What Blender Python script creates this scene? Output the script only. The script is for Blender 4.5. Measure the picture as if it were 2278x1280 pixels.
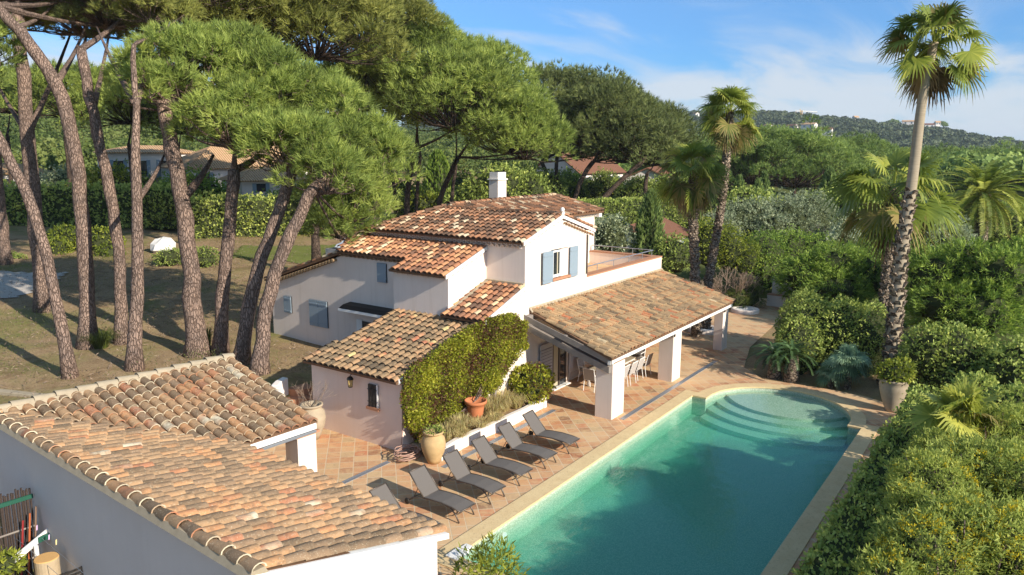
import bpy, bmesh, math, random
import numpy as np
from math import radians, sin, cos, pi, sqrt
from mathutils import Vector, Matrix

for _o in list(bpy.data.objects): bpy.data.objects.remove(_o)
S = bpy.context.scene
COL = S.collection
# ------------------------------------------------------------------ camera
YAW, PITCH, ROLL, FPX = 0.607271, -0.179012, 0.005523, 1697.8
fw = np.array([cos(PITCH)*cos(YAW), cos(PITCH)*sin(YAW), sin(PITCH)])
_r = np.cross(fw, [0, 0, 1]); _r /= np.linalg.norm(_r); _u = np.cross(_r, fw)
rt = _r*cos(ROLL) + _u*sin(ROLL); up = -_r*sin(ROLL) + _u*cos(ROLL)
CAM = np.array([0, 0, 10.4])
cd = bpy.data.cameras.new('camera'); co = bpy.data.objects.new('camera', cd); COL.objects.link(co)
cd.sensor_width = 36; cd.lens = FPX/2278*36; cd.clip_start = .1; cd.clip_end = 9000
co.matrix_world = Matrix(((rt[0], up[0], -fw[0], 0), (rt[1], up[1], -fw[1], 0), (rt[2], up[2], -fw[2], 10.4), (0, 0, 0, 1)))
S.camera = co
S.render.resolution_x = 1024; S.render.resolution_y = 575
# ------------------------------------------------------------------ light
SUN_EL = radians(27.0)
SUN_DIR = Vector((-0.10, -1.0, 0)).normalized()          # horizontal direction towards the sun
sunv = Vector((SUN_DIR.x*cos(SUN_EL), SUN_DIR.y*cos(SUN_EL), sin(SUN_EL)))
sd = bpy.data.lights.new('sun', 'SUN'); sd.energy = 4.3; sd.angle = radians(.53); sd.color = (1, .93, .83)
so = bpy.data.objects.new('sun', sd); COL.objects.link(so)
so.rotation_euler = sunv.to_track_quat('Z', 'Y').to_euler(); so.location = (0, -50, 60)
W = bpy.data.worlds.new('World'); S.world = W; W.use_nodes = True
nt = W.node_tree; nt.nodes.clear()
def wn(t, **k):
    n = nt.nodes.new(t)
    for a, b in k.items(): setattr(n, a, b)
    return n
def wl(a, b): nt.links.new(a, b)
out = wn('ShaderNodeOutputWorld'); bg = wn('ShaderNodeBackground'); wl(bg.outputs[0], out.inputs[0])
sky = wn('ShaderNodeTexSky', sky_type='NISHITA', sun_disc=False)
sky.sun_elevation = SUN_EL; sky.sun_rotation = math.atan2(SUN_DIR.x, SUN_DIR.y)
sky.air_density = 1.0; sky.dust_density = .25; sky.ozone_density = 3.0; sky.altitude = 50
bg.inputs[1].default_value = .15
tc = wn('ShaderNodeTexCoord'); sp = wn('ShaderNodeSeparateXYZ'); wl(tc.outputs['Generated'], sp.inputs[0])
def wm(op, a, b=None, clamp=False):
    n = wn('ShaderNodeMath', operation=op); n.use_clamp = clamp
    for i, v in enumerate((a, b)):
        if v is None: continue
        if isinstance(v, (int, float)): n.inputs[i].default_value = v
        else: wl(v, n.inputs[i])
    return n.outputs[0]
z = sp.outputs[2]
zz = wm('ADD', wm('MAXIMUM', z, 0.0), .10)
cx = wm('DIVIDE', sp.outputs[0], zz); cy = wm('DIVIDE', sp.outputs[1], zz)
cb = wn('ShaderNodeCombineXYZ'); wl(cx, cb.inputs[0]); wl(cy, cb.inputs[1])
mp = wn('ShaderNodeMapping'); wl(cb.outputs[0], mp.inputs[0]); mp.inputs['Rotation'].default_value = (0, 0, -.5); mp.inputs['Scale'].default_value = (.5, 1.15, 1); mp.inputs['Location'].default_value = (1.3, .4, 0)
nz = wn('ShaderNodeTexNoise'); wl(mp.outputs[0], nz.inputs['Vector']); nz.inputs['Scale'].default_value = 1.15; nz.inputs['Detail'].default_value = 7; nz.inputs['Roughness'].default_value = .56; nz.inputs['Distortion'].default_value = .55
# more cover near the horizon, clear above
cov = wn('ShaderNodeMapRange', interpolation_type='SMOOTHSTEP'); wl(z, cov.inputs[0])
cov.inputs[1].default_value = .05; cov.inputs[2].default_value = .19; cov.inputs[3].default_value = .19; cov.inputs[4].default_value = -.05
msk = wn('ShaderNodeMapRange', interpolation_type='SMOOTHSTEP'); wl(wm('ADD', nz.outputs[0], cov.outputs[0]), msk.inputs[0])
msk.inputs[1].default_value = .46; msk.inputs[2].default_value = .76; msk.inputs[3].default_value = 0; msk.inputs[4].default_value = .85
mx = wn('ShaderNodeMix', data_type='RGBA'); wl(msk.outputs[0], mx.inputs[0])
hs = wn('ShaderNodeHueSaturation'); hs.inputs['Saturation'].default_value = 1.12; wl(sky.outputs[0], hs.inputs['Color'])
tg = wn('ShaderNodeMapRange', interpolation_type='SMOOTHSTEP'); wl(z, tg.inputs[0]); tg.inputs[1].default_value = .0; tg.inputs[2].default_value = .55
tm = wn('ShaderNodeMix', data_type='RGBA'); wl(tg.outputs[0], tm.inputs[0]); tm.inputs[6].default_value = (.17, .39, .64, 1); tm.inputs[7].default_value = (1.05, .93, .80, 1)
ml = wn('ShaderNodeMix', data_type='RGBA', blend_type='MULTIPLY'); ml.inputs[0].default_value = 1; wl(hs.outputs[0], ml.inputs[6]); wl(tm.outputs[2], ml.inputs[7]); wl(ml.outputs[2], mx.inputs[6])
mx.inputs[7].default_value = (3.0, 3.2, 3.4, 1)
wl(mx.outputs[2], bg.inputs[0])
S.view_settings.view_transform = 'Standard'; S.view_settings.look = 'None'; S.view_settings.exposure = 0.72; S.view_settings.gamma = 1
try: S.cycles.transparent_max_bounces = 16
except Exception: pass

# ------------------------------------------------------------------ helpers
rng = np.random.default_rng(7)
R = random.Random(11)
def ray(x, y): return fw + rt*(x-1139)/FPX - up*(y-640)/FPX
def AZ(x, y, z=0.0): d = ray(x, y); return CAM + d*((z-10.4)/d[2])       # point of the view ray at height z
def AD(x, y, k): return CAM + ray(x, y)*k                                # point at depth k metres
def smooth(a, b, x):
    t = min(1, max(0, (x-a)/(b-a))); return t*t*(3-2*t)
def HT(x, y):                                                            # terrain height
    d = sqrt(x*x+y*y)
    left = smooth(22.4, 24.4, y)*(1-smooth(34, 60, x)*(1-smooth(24, 40, y)))
    h = -.06 + left*1.3
    h += max(0, d-42)*.034*(.35+.65*smooth(5, 30, y - .15*x)) if d < 220 else 178*.034*(.35+.65*smooth(5, 30, y-.15*x))
    if x < 7.2: h = min(h, -.06 + left*1.3)
    if y < 23 and y > 1.5: h = -.06*(1-smooth(56, 64, x))+h*smooth(56, 64, x) if y < 22.4 else h
    return h
def AT(x, y):                                                            # view ray meets terrain
    d = ray(x, y); t = 5.0
    while t < 400:
        p = CAM + d*t
        if p[2] <= HT(p[0], p[1]): break
        t += .1
    p[2] = HT(p[0], p[1]); return p
def RGB(r, g, b): # sRGB 0-255 -> linear
    f = lambda c: (c/255/12.92) if c/255 <= .04045 else ((c/255+.055)/1.055)**2.4
    return (f(r), f(g), f(b), 1)
def uv2(a, b=None):
    v = np.asarray(a, float); return v/np.linalg.norm(v)

ORG = {}
def tag(o, label=None, cat=None, group=None, kind=None):
    if label: o['label'] = label
    if cat: o['category'] = cat
    if group: o['group'] = group
    if kind: o['kind'] = kind
    return o
def thing(name, label, cat, loc=(0, 0, 0), rz=0, group=None):
    o = bpy.data.objects.new(name, None); COL.objects.link(o); o.location = tuple(float(v) for v in loc); o.rotation_euler = (0, 0, rz)
    o.empty_display_size = .2
    ORG[o.name] = np.array(loc, float)
    return tag(o, label, cat, group)
class MB:
    def __init__(s): s.v = []; s.f = []; s.t = []
    def add(s, vs, fs, t=.5):
        n = len(s.v); s.v += [tuple(map(float, v)) for v in vs]; s.f += [tuple(i+n for i in f) for f in fs]
        s.t += [t]*len(fs); return s
    def box(s, x0, x1, y0, y1, z0, z1, t=.5):
        return s.add([(x0, y0, z0), (x1, y0, z0), (x1, y1, z0), (x0, y1, z0), (x0, y0, z1), (x1, y0, z1), (x1, y1, z1), (x0, y1, z1)],
                     [(0, 3, 2, 1), (4, 5, 6, 7), (0, 1, 5, 4), (1, 2, 6, 5), (2, 3, 7, 6), (3, 0, 4, 7)], t)
    def prism(s, pts, d, t=.5):      # polygon (3D points) pushed along d
        n = len(pts); p = [np.array(q, float) for q in pts]; q = [a+np.array(d, float) for a in p]
        return s.add(p+q, [tuple(range(n)), tuple(range(2*n-1, n-1, -1))]+[(i, i+n, (i+1) % n+n, (i+1) % n) for i in range(n)], t)
    def tube(s, path, r, n=8, t=.5, cap=True):
        P = [np.array(p, float) for p in path]; rs = r if hasattr(r, '__len__') else [r]*len(P)
        vs = []; fs = []; pu = None
        for i, p in enumerate(P):
            d = P[min(i+1, len(P)-1)]-P[max(i-1, 0)]; d = d/(np.linalg.norm(d)+1e-9)
            a = np.cross(d, [0, 0, 1]) if abs(d[2]) < .9 else np.cross(d, [1, 0, 0])
            if pu is not None:
                a = pu - d*np.dot(pu, d)
            a = a/(np.linalg.norm(a)+1e-9); pu = a; b = np.cross(d, a)
            for k in range(n):
                w = 2*pi*k/n; vs.append(p+(a*cos(w)+b*sin(w))*rs[i])
        for i in range(len(P)-1):
            for k in range(n):
                fs.append((i*n+k, i*n+(k+1) % n, (i+1)*n+(k+1) % n, (i+1)*n+k))
        if cap: fs += [tuple(range(n-1, -1, -1)), tuple(range((len(P)-1)*n, len(P)*n))]
        return s.add(vs, fs, t)
    def lathe(s, c, prof, n=24, t=.5):   # prof: (radius, z)
        vs = []; fs = []
        for r, z_ in prof:
            for k in range(n): w = 2*pi*k/n; vs.append((c[0]+r*cos(w), c[1]+r*sin(w), c[2]+z_))
        for i in range(len(prof)-1):
            for k in range(n): fs.append((i*n+k, i*n+(k+1) % n, (i+1)*n+(k+1) % n, (i+1)*n+k))
        return s.add(vs, fs, t)
    def quad(s, a, b, c, d, t=.5): return s.add([a, b, c, d], [(0, 1, 2, 3)], t)
    def build(s, name, mat, parent=None, smooth_=False, bevel=0):
        return mk(name, np.array(s.v), s.f, mat, parent, s.t, smooth_, bevel)
def mk(name, V, F, mat, parent=None, tone=None, smooth_=False, bevel=0):
    V = np.asarray(V, float)
    if parent is not None: V = V - ORG.get(parent.name, 0)
    me = bpy.data.meshes.new(name)
    if isinstance(F, np.ndarray):
        k = F.shape[1]; me.vertices.add(len(V)); me.vertices.foreach_set('co', V.astype(np.float32).ravel())
        me.loops.add(F.size); me.loops.foreach_set('vertex_index', F.astype(np.int32).ravel())
        me.polygons.add(len(F)); me.polygons.foreach_set('loop_start', np.arange(0, F.size, k, dtype=np.int32))
        me.update(calc_edges=True)
    else:
        me.from_pydata(V.tolist(), [], F); me.update()
    if tone is not None:
        a = me.attributes.new('tone', 'FLOAT', 'FACE'); a.data.foreach_set('value', np.asarray(tone, np.float32))
    if smooth_: me.polygons.foreach_set('use_smooth', np.ones(len(me.polygons), bool))
    if mat: me.materials.append(mat)
    o = bpy.data.objects.new(name, me); COL.objects.link(o)
    if parent is not None:
        o.parent = parent; ORG[o.name] = ORG.get(parent.name, np.zeros(3))
    else: ORG[o.name] = np.zeros(3)
    if bevel:
        m = o.modifiers.new('bevel', 'BEVEL'); m.width = bevel; m.segments = 2; m.limit_method = 'ANGLE'
    return o
def copy_tree(o, parent=None):
    c = o.copy(); COL.objects.link(c); c.parent = parent; ORG[c.name] = ORG.get(o.name, np.zeros(3))
    for ch in [q for q in bpy.data.objects if q.parent == o]: copy_tree(ch, c)
    return c

# ------------------------------------------------------------------ materials
class N:
    def __init__(s, name, rough=.9, spec=.2):
        s.m = bpy.data.materials.new(name); s.m.use_nodes = True; s.t = s.m.node_tree; s.t.nodes.clear()
        s.o = s.n('ShaderNodeOutputMaterial'); s.b = s.n('ShaderNodeBsdfPrincipled')
        s.l(s.b.outputs[0], s.o.inputs[0]); s.b.inputs['Roughness'].default_value = rough
        s.b.inputs['Specular IOR Level'].default_value = spec
        s.c = s.n('ShaderNodeTexCoord').outputs['Object']
    def n(s, t, **k):
        q = s.t.nodes.new(t)
        for a, b in k.items(): setattr(q, a, b)
        return q
    def l(s, a, b): s.t.links.new(a, b)
    def inp(s, sock, v):
        if isinstance(v, (int, float)): sock.default_value = v
        elif isinstance(v, tuple): sock.default_value = v
        elif v is not None: s.l(v, sock)
    def math(s, op, a, b=None, c=None, clamp=False):
        q = s.n('ShaderNodeMath', operation=op); q.use_clamp = clamp
        for i, v in enumerate((a, b, c)): s.inp(q.inputs[i], v)
        return q.outputs[0]
    def noise(s, scale, detail=4, rough=.6, dist=0, vec=None, out=0):
        q = s.n('ShaderNodeTexNoise'); s.l(vec or s.c, q.inputs['Vector']); q.inputs['Scale'].default_value = scale
        q.inputs['Detail'].default_value = detail; q.inputs['Roughness'].default_value = rough; q.inputs['Distortion'].default_value = dist
        return q.outputs[out]
    def map(s, sc=(1, 1, 1), rot=(0, 0, 0), vec=None):
        q = s.n('ShaderNodeMapping'); s.l(vec or s.c, q.inputs[0]); q.inputs['Scale'].default_value = sc; q.inputs['Rotation'].default_value = rot
        return q.outputs[0]
    def ramp(s, f, stops, const=False):
        q = s.n('ShaderNodeValToRGB'); s.inp(q.inputs[0], f); e = q.color_ramp.elements
        if const: q.color_ramp.interpolation = 'CONSTANT'
        while len(e) < len(stops): e.new(.5)
        for i, (p, c) in enumerate(stops): e[i].position = p; e[i].color = c
        return q.outputs[0]
    def mr(s, f, a, b, c=0., d=1.):
        q = s.n('ShaderNodeMapRange'); s.inp(q.inputs[0], f)
        for i, v in enumerate((a, b, c, d)): q.inputs[i+1].default_value = v
        return q.outputs[0]
    def mix(s, f, a, b, mode='MIX'):
        q = s.n('ShaderNodeMix', data_type='RGBA', blend_type=mode); s.inp(q.inputs[0], f); s.inp(q.inputs[6], a); s.inp(q.inputs[7], b)
        return q.outputs[2]
    def attr(s, name='tone'):
        q = s.n('ShaderNodeAttribute'); q.attribute_name = name; return q.outputs['Fac']
    def col(s, c): s.inp(s.b.inputs['Base Color'], c)
    def bump(s, h, strength=.3, dist=.02):
        q = s.n('ShaderNodeBump'); s.l(h, q.inputs['Height']); q.inputs['Strength'].default_value = strength; q.inputs['Distance'].default_value = dist
        s.l(q.outputs[0], s.b.inputs['Normal'])
def plain(name, c, rough=.7, spec=.3, metal=0, var=.12, sc=8):
    m = N(name, rough, spec); d = tuple(v*(1-var) for v in c[:3])+(1,); l = tuple(min(1, v*(1+var)) for v in c[:3])+(1,)
    m.col(m.mix(m.noise(sc, 5), d, l)); m.b.inputs['Metallic'].default_value = metal; m.bump(m.noise(sc*6, 3), .1, .01); return m.m
def stucco(name, c, dirt=.25):
    m = N(name, .92, .15)
    n1 = m.noise(.7, 6, .65); n2 = m.noise(14, 4)
    streak = m.noise(3, 5, .6, vec=m.map((2.2, 2.2, .12)))
    base = m.mix(m.mr(n1, .3, .7), tuple(v*.93 for v in c[:3])+(1,), c)
    base = m.mix(m.mr(streak, .52, .8, 0, dirt), base, (c[0]*.72, c[1]*.68, c[2]*.62, 1))
    base = m.mix(m.mr(n2, .6, .8, 0, .12), base, (c[0]*.8, c[1]*.78, c[2]*.75, 1))
    m.col(base); m.bump(m.math('ADD', n2, m.noise(45, 3)), .35, .012); return m.m
def tilemat(name, stops, lichen=.5, pale=RGB(205, 190, 160), dark=RGB(70, 62, 52)):
    m = N(name, .93, .12); a = m.attr()
    c = m.ramp(m.math('ADD', a, m.mr(m.noise(.55, 4, .6), .3, .7, -.16, .16), clamp=True), stops)
    n1 = m.noise(5.5, 6, .7); n2 = m.noise(28, 5, .7); n3 = m.noise(1.1, 3)
    c = m.mix(m.math('MULTIPLY', m.mr(n1, .48, .66), lichen), c, dark)
    c = m.mix(m.math('MULTIPLY', m.mr(n2, .56, .68), lichen), c, pale)
    c = m.mix(m.mr(n3, .35, .7, 0, .25), c, (.10, .085, .06, 1))
    m.col(c); m.bump(n2, .5, .015); return m.m
def leafmat(name, stops, trans=.35, rough=.6):
    trans = min(.45, trans+.1)
    m = N(name, rough, .25); c = m.ramp(m.attr(), stops)
    nn = m.noise(1.3, 3)
    c = m.mix(m.mr(nn, .3, .75, 0, .55), c, m.mix(1.0, c, (1.25, 1.12, .75, 1), 'MULTIPLY'))
    m.col(c)
    t = m.n('ShaderNodeBsdfTranslucent'); m.l(c, t.inputs[0]); x = m.n('ShaderNodeMixShader'); x.inputs[0].default_value = trans
    m.l(m.b.outputs[0], x.inputs[1]); m.l(t.outputs[0], x.inputs[2]); m.l(x.outputs[0], m.o.inputs[0]); return m.m
def barkmat(name, a, b, crack, sc=(5, 5, 1.6)):
    m = N(name, .95, .1); v = m.n('ShaderNodeTexVoronoi', feature='DISTANCE_TO_EDGE'); nv = m.map(sc)
    w = m.n('ShaderNodeMixRGB') if False else None
    add = m.n('ShaderNodeVectorMath', operation='ADD'); m.l(nv, add.inputs[0]); m.l(m.noise(4, 3, out=1), add.inputs[1])
    m.l(add.outputs[0], v.inputs['Vector']); v.inputs['Scale'].default_value = 1.5
    e = m.mr(v.outputs[0], .0, .16)
    c = m.mix(m.mr(m.noise(1.6, 5), .32, .68), a, b); c = m.mix(m.mr(m.noise(26, 4), .5, .75, 0, .45), c, tuple(v_*1.5 for v_ in b[:3])+(1,))
    m.col(m.mix(e, crack, c)); m.bump(m.math('ADD', e, m.math('MULTIPLY', m.noise(20, 4), .5)), .9, .05); return m.m

M = {}
M['stucco'] = stucco('stucco_cream', (.80, .68, .575, 1), .4)
M['stucco_pink'] = stucco('stucco_pinkish', (.82, .66, .55, 1), .2)
M['stucco_white'] = stucco('stucco_white', (.77, .70, .62, 1), .4)
M['stucco_grey'] = stucco('stucco_grey_white', (.66, .60, .54, 1), .12)
M['tile_main'] = tilemat('terracotta_tiles_orange', [(0, RGB(84, 68, 56)), (.25, RGB(116, 88, 70)), (.5, RGB(146, 106, 80)), (.7, RGB(172, 120, 86)), (.80, RGB(184, 132, 98)), (.87, RGB(212, 184, 148)), (1, RGB(220, 200, 166))], .5, RGB(190, 165, 135), RGB(66, 52, 42))
M['tile_bright'] = tilemat('terracotta_tiles_fresh', [(0, RGB(104, 80, 66)), (.2, RGB(146, 104, 80)), (.5, RGB(178, 122, 88)), (.8, RGB(216, 160, 112)), (.92, RGB(230, 204, 162)), (1, RGB(232, 210, 172))], .22, RGB(215, 180, 140), RGB(96, 66, 50))
M['tile_porch'] = tilemat('terracotta_tiles_tan', [(0, RGB(112, 96, 76)), (.3, RGB(158, 132, 100)), (.6, RGB(184, 152, 112)), (.85, RGB(196, 156, 112)), (.95, RGB(188, 112, 76)), (1, RGB(214, 190, 150))], .5, RGB(204, 178, 134), RGB(92, 78, 60))
M['tile_annex'] = tilemat('terracotta_tiles_mossy', [(0, RGB(94, 80, 64)), (.35, RGB(140, 116, 88)), (.6, RGB(168, 136, 100)), (.85, RGB(184, 142, 104)), (.93, RGB(184, 108, 80)), (1, RGB(214, 190, 130))], .6, RGB(205, 190, 155), RGB(74, 70, 58))
M['tile_garage'] = tilemat('terracotta_tiles_weathered', [(0, RGB(118, 98, 76)), (.3, RGB(154, 126, 98)), (.6, RGB(182, 146, 108)), (.78, RGB(194, 144, 100)), (.9, RGB(182, 122, 90)), (.96, RGB(196, 168, 136)), (1, RGB(216, 202, 172))], .62, RGB(216, 200, 168), RGB(98, 86, 70))
M['channel'] = plain('channel_tiles_dark', RGB(120, 92, 70), .95, .1, var=.35, sc=6)
M['mortar'] = plain('mortar_pale', RGB(164, 150, 126), .95, .1, var=.3, sc=5)
M['white'] = plain('white_paint', (.78, .76, .70, 1), .5, .4, var=.04)
M['blue'] = plain('blue_grey_shutter_paint', RGB(138, 152, 160), .55, .35, var=.07)
M['greyshut'] = plain('weathered_grey_shutter_paint', RGB(176, 172, 172), .6, .3, var=.08)
M['wood_grey'] = plain('weathered_grey_timber', RGB(140, 130, 120), .9, .15, var=.3, sc=4)
M['dark'] = plain('dark_opening', (.025, .024, .024, 1), .5, .4)
M['terracotta'] = plain('terracotta_ledge', RGB(176, 128, 98), .9, .15, var=.2, sc=5)
M['metal'] = plain('grey_metal', RGB(160, 165, 170), .4, .5, .6)
M['iron'] = plain('dark_iron', RGB(56, 52, 48), .6, .4, .5)
M['frame_brown'] = plain('bronze_frame_metal', RGB(98, 88, 78), .45, .5, .5)
M['sling'] = plain('taupe_sling_fabric', RGB(104, 98, 92), .85, .2, var=.08, sc=30)
M['sling_light'] = plain('light_grey_sling_fabric', RGB(170, 164, 156), .85, .2, var=.06, sc=30)
M['pot'] = plain('terracotta_pot_clay', RGB(190, 118, 78), .85, .2, var=.2, sc=4)
M['jar'] = plain('aged_jar_clay', RGB(188, 158, 112), .85, .2, var=.28, sc=5)
M['jar_grey'] = plain('grey_aged_jar_clay', RGB(168, 152, 128), .85, .2, var=.3, sc=5)
M['soil'] = plain('dry_soil', RGB(150, 124, 94), .98, .05, var=.4, sc=9)
M['pebble'] = plain('white_pebbles', RGB(205, 202, 196), .8, .2, var=.2, sc=20)
M['hose'] = plain('pinkish_hose_rubber', RGB(176, 140, 122), .6, .3)
m = N('window_glass', .04, .9); m.col((.03, .035, .04, 1)); m.b.inputs['Coat Weight'].default_value = .4; M['glass'] = m.m
m = N('curtain_cloth', .9); m.col(m.mix(m.noise(3, 2, vec=m.map((12, 12, .2))), RGB(150, 135, 105), RGB(205, 195, 165))); M['curtain'] = m.m
# terrace floor: square terracotta slabs laid diagonally
m = N('terracotta_floor_slabs', .8, .25)
v = m.map((1/.46, 1/.46, 1), (0, 0, radians(45)))
fl = m.n('ShaderNodeVectorMath', operation='FLOOR'); m.l(v, fl.inputs[0]); fr = m.n('ShaderNodeVectorMath', operation='FRACTION'); m.l(v, fr.inputs[0])
wnz = m.n('ShaderNodeTexWhiteNoise', noise_dimensions='2D'); m.l(fl.outputs[0], wnz.inputs['Vector'])
sx = m.n('ShaderNodeSeparateXYZ'); m.l(fr.outputs[0], sx.inputs[0])
ex = m.math('MINIMUM', m.math('MINIMUM', sx.outputs[0], m.math('SUBTRACT', 1., sx.outputs[0])), m.math('MINIMUM', sx.outputs[1], m.math('SUBTRACT', 1., sx.outputs[1])))
g_ = m.mr(ex, .018, .04)
c = m.ramp(wnz.outputs[0], [(0, RGB(150, 92, 62)), (.2, RGB(190, 128, 88)), (.45, RGB(204, 148, 104)), (.65, RGB(204, 162, 118)), (.8, RGB(178, 150, 112)), (.93, RGB(198, 112, 74)), (1, RGB(120, 88, 66))])
c = m.mix(m.mr(m.noise(3.2, 6, .7, .4), .44, .68, 0, .8), c, RGB(208, 172, 122))
c = m.mix(m.mr(m.noise(6.5, 6, .75, .6), .54, .72, 0, .7), c, RGB(110, 88, 68))
c = m.mix(m.mr(m.noise(.25, 3), .36, .62, 0, .6), c, RGB(212, 182, 140))
c = m.mix(g_, RGB(206, 184, 150), c); m.col(c); m.bump(m.math('ADD', g_, m.math('MULTIPLY', m.noise(9, 4), .4)), .35, .01); M['floor'] = m.m
m = N('coping_stone', .85, .2); v = m.map((1/.5, 1/.5, 1))
c = m.mix(m.noise(2.3, 6, .65), RGB(196, 164, 118), RGB(226, 204, 156)); c = m.mix(m.mr(m.noise(16, 5, .7), .55, .7, 0, .55), c, RGB(150, 124, 96))
m.col(c); m.bump(m.noise(20, 4), .3, .01); M['coping'] = m.m
m = N('pool_plaster', .8, .2); vo = m.n('ShaderNodeTexVoronoi'); m.l(m.c, vo.inputs['Vector']); vo.inputs['Scale'].default_value = 22
c = m.mix(m.mr(vo.outputs['Distance'], .1, .6), RGB(206, 210, 190), RGB(160, 172, 150)); m.col(c); M['plaster'] = m.m
# garden ground
m = N('garden_ground', .98, .05)
n1 = m.noise(.18, 5, .6, .4); n2 = m.noise(1.6, 6, .7); n3 = m.noise(14, 5, .75)
c = m.mix(n2, RGB(132, 108, 80), RGB(196, 168, 128)); c = m.mix(m.mr(n3, .42, .68, 0, .7), c, RGB(96, 78, 56)); c = m.mix(m.mr(m.noise(.55, 6, .75, 1.2), .5, .62, 0, .55), c, RGB(112, 88, 62))
gr = m.mix(n3, RGB(70, 84, 34), RGB(128, 138, 66))
c = m.mix(m.mr(m.math('ADD', n1, m.math('MULTIPLY', n2, .35)), .66, .86, 0, .65), c, gr)
sx = m.n('ShaderNodeSeparateXYZ'); m.l(m.c, sx.inputs[0]); far = m.math('MULTIPLY', m.mr(sx.outputs[0], 44, 52), m.mr(m.math('SUBTRACT', sx.outputs[1], m.math('MULTIPLY', sx.outputs[0], .55)), 8, 2))
c = m.mix(m.math('MAXIMUM', far, m.mr(sx.outputs[1], 4.1, 3.9)), c, m.mix(n3, RGB(58, 64, 34), RGB(98, 104, 56))); m.col(c); m.bump(n3, .6, .05); M['ground'] = m.m
m = N('lawn_grass', .95, .08); n3 = m.noise(9, 5, .75); m.col(m.mix(m.noise(.6, 4), RGB(92, 100, 48), RGB(128, 132, 70))); m.bump(n3, .8, .06); M['lawn'] = m.m
m = N('gravel_drive', .95, .1); m.col(m.mix(m.noise(1.2, 6, .7), RGB(168, 158, 146), RGB(204, 194, 180))); m.bump(m.noise(40, 3), .4, .02); M['gravel'] = m.m
m = N('far_ground', .98, .05); m.col(m.mix(m.noise(.02, 6, .7), RGB(70, 82, 42), RGB(120, 122, 74))); M['farground'] = m.m
# foliage
M['pine'] = leafmat('pine_needles', [(0, (0.122, 0.159, 0.041, 1)), (.5, (0.273, 0.356, 0.081, 1)), (1, (0.488, 0.560, 0.147, 1))], .3)
M['pine_yellow'] = leafmat('pine_needles_yellowish', [(0, (0.121, 0.129, 0.035, 1)), (.5, (0.266, 0.290, 0.069, 1)), (1, (0.446, 0.450, 0.127, 1))], .3)
M['pine_dark'] = leafmat('pine_needles_dark', [(0, (0.092, 0.112, 0.046, 1)), (.5, (0.185, 0.224, 0.077, 1)), (1, (0.317, 0.356, 0.119, 1))], .25)
M['pine_far'] = leafmat('pine_needles_far', [(0, (0.115, 0.164, 0.051, 1)), (.5, (0.230, 0.329, 0.087, 1)), (1, (0.412, 0.509, 0.142, 1))], .25)
M['conifer'] = leafmat('conifer_sprays', [(0, (0.075, 0.122, 0.026, 1)), (.5, (0.194, 0.300, 0.052, 1)), (1, (0.404, 0.515, 0.098, 1))], .3)
M['cypress'] = leafmat('cypress_sprays', [(0, (0.078, 0.127, 0.049, 1)), (.5, (0.176, 0.254, 0.078, 1)), (1, (0.351, 0.448, 0.137, 1))], .2)
M['hedge'] = leafmat('hedge_leaves', [(0, (0.108, 0.149, 0.038, 1)), (.5, (0.269, 0.349, 0.082, 1)), (1, (0.557, 0.612, 0.163, 1))], .25)
M['hedge_yellow'] = leafmat('yellow_green_leaves', [(0, (0.075, 0.112, 0.018, 1)), (.5, (0.200, 0.250, 0.035, 1)), (1, (0.425, 0.450, 0.062, 1))], .3)
M['olive'] = leafmat('olive_leaves', [(0, (0.125, 0.161, 0.090, 1)), (.5, (0.287, 0.340, 0.198, 1)), (1, (0.574, 0.628, 0.430, 1))], .2)
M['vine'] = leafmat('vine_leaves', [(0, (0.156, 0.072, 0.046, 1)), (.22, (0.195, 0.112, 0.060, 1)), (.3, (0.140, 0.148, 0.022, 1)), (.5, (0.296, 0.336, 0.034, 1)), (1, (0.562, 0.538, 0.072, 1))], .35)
M['mimosa'] = leafmat('mimosa_fronds', [(0, (0.134, 0.179, 0.047, 1)), (.5, (0.327, 0.399, 0.093, 1)), (1, (0.564, 0.605, 0.150, 1))], .35)
M['yellowflower'] = leafmat('yellow_blossom', [(0, (.55, .42, .02, 1)), (1, (.80, .66, .05, 1))], .3)
M['palm'] = leafmat('palm_fronds', [(0, (.34, .27, .10, 1)), (.16, (0.102, 0.154, 0.026, 1)), (.55, (0.247, 0.310, 0.053, 1)), (1, (0.619, 0.619, 0.135, 1))], .3, .45)
M['palm_dead'] = leafmat('dead_palm_fronds', [(0, (.14, .09, .045, 1)), (1, (.42, .31, .17, 1))], .2)
M['cycad'] = leafmat('cycad_fronds', [(0, (0.026, 0.058, 0.023, 1)), (1, (0.130, 0.221, 0.078, 1))], .15, .4)
M['bluepalm'] = leafmat('silvery_fan_fronds', [(0, (0.094, 0.172, 0.094, 1)), (1, (0.374, 0.530, 0.343, 1))], .2, .45)
M['drygrass'] = leafmat('dry_grass_blades', [(0, (0.351, 0.270, 0.135, 1)), (.5, (0.675, 0.553, 0.297, 1)), (1, (0.567, 0.567, 0.216, 1))], .3)
M['grass'] = leafmat('grass_blades', [(0, (0.072, 0.096, 0.024, 1)), (1, (0.192, 0.240, 0.060, 1))], .3)
M['twig'] = leafmat('bare_twigs', [(0, (.14, .10, .075, 1)), (1, (.36, .27, .21, 1))], .05)
M['core'] = plain('shade_core', (.05, .058, .024, 1), .98, .02, var=.4, sc=3)  # dark filler for foliage: inner shade put into its colour
M['bark'] = barkmat('pine_bark', RGB(118, 102, 92), RGB(162, 136, 118), RGB(92, 76, 66), (8, 8, 2.0))
M['bark_dark'] = barkmat('dark_pine_bark', RGB(74, 62, 54), RGB(112, 94, 80), RGB(50, 42, 36), (8, 8, 2.5))
M['bark_palm'] = barkmat('palm_bark', RGB(120, 104, 88), RGB(176, 158, 136), RGB(60, 48, 40), (3, 3, 5))
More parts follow.
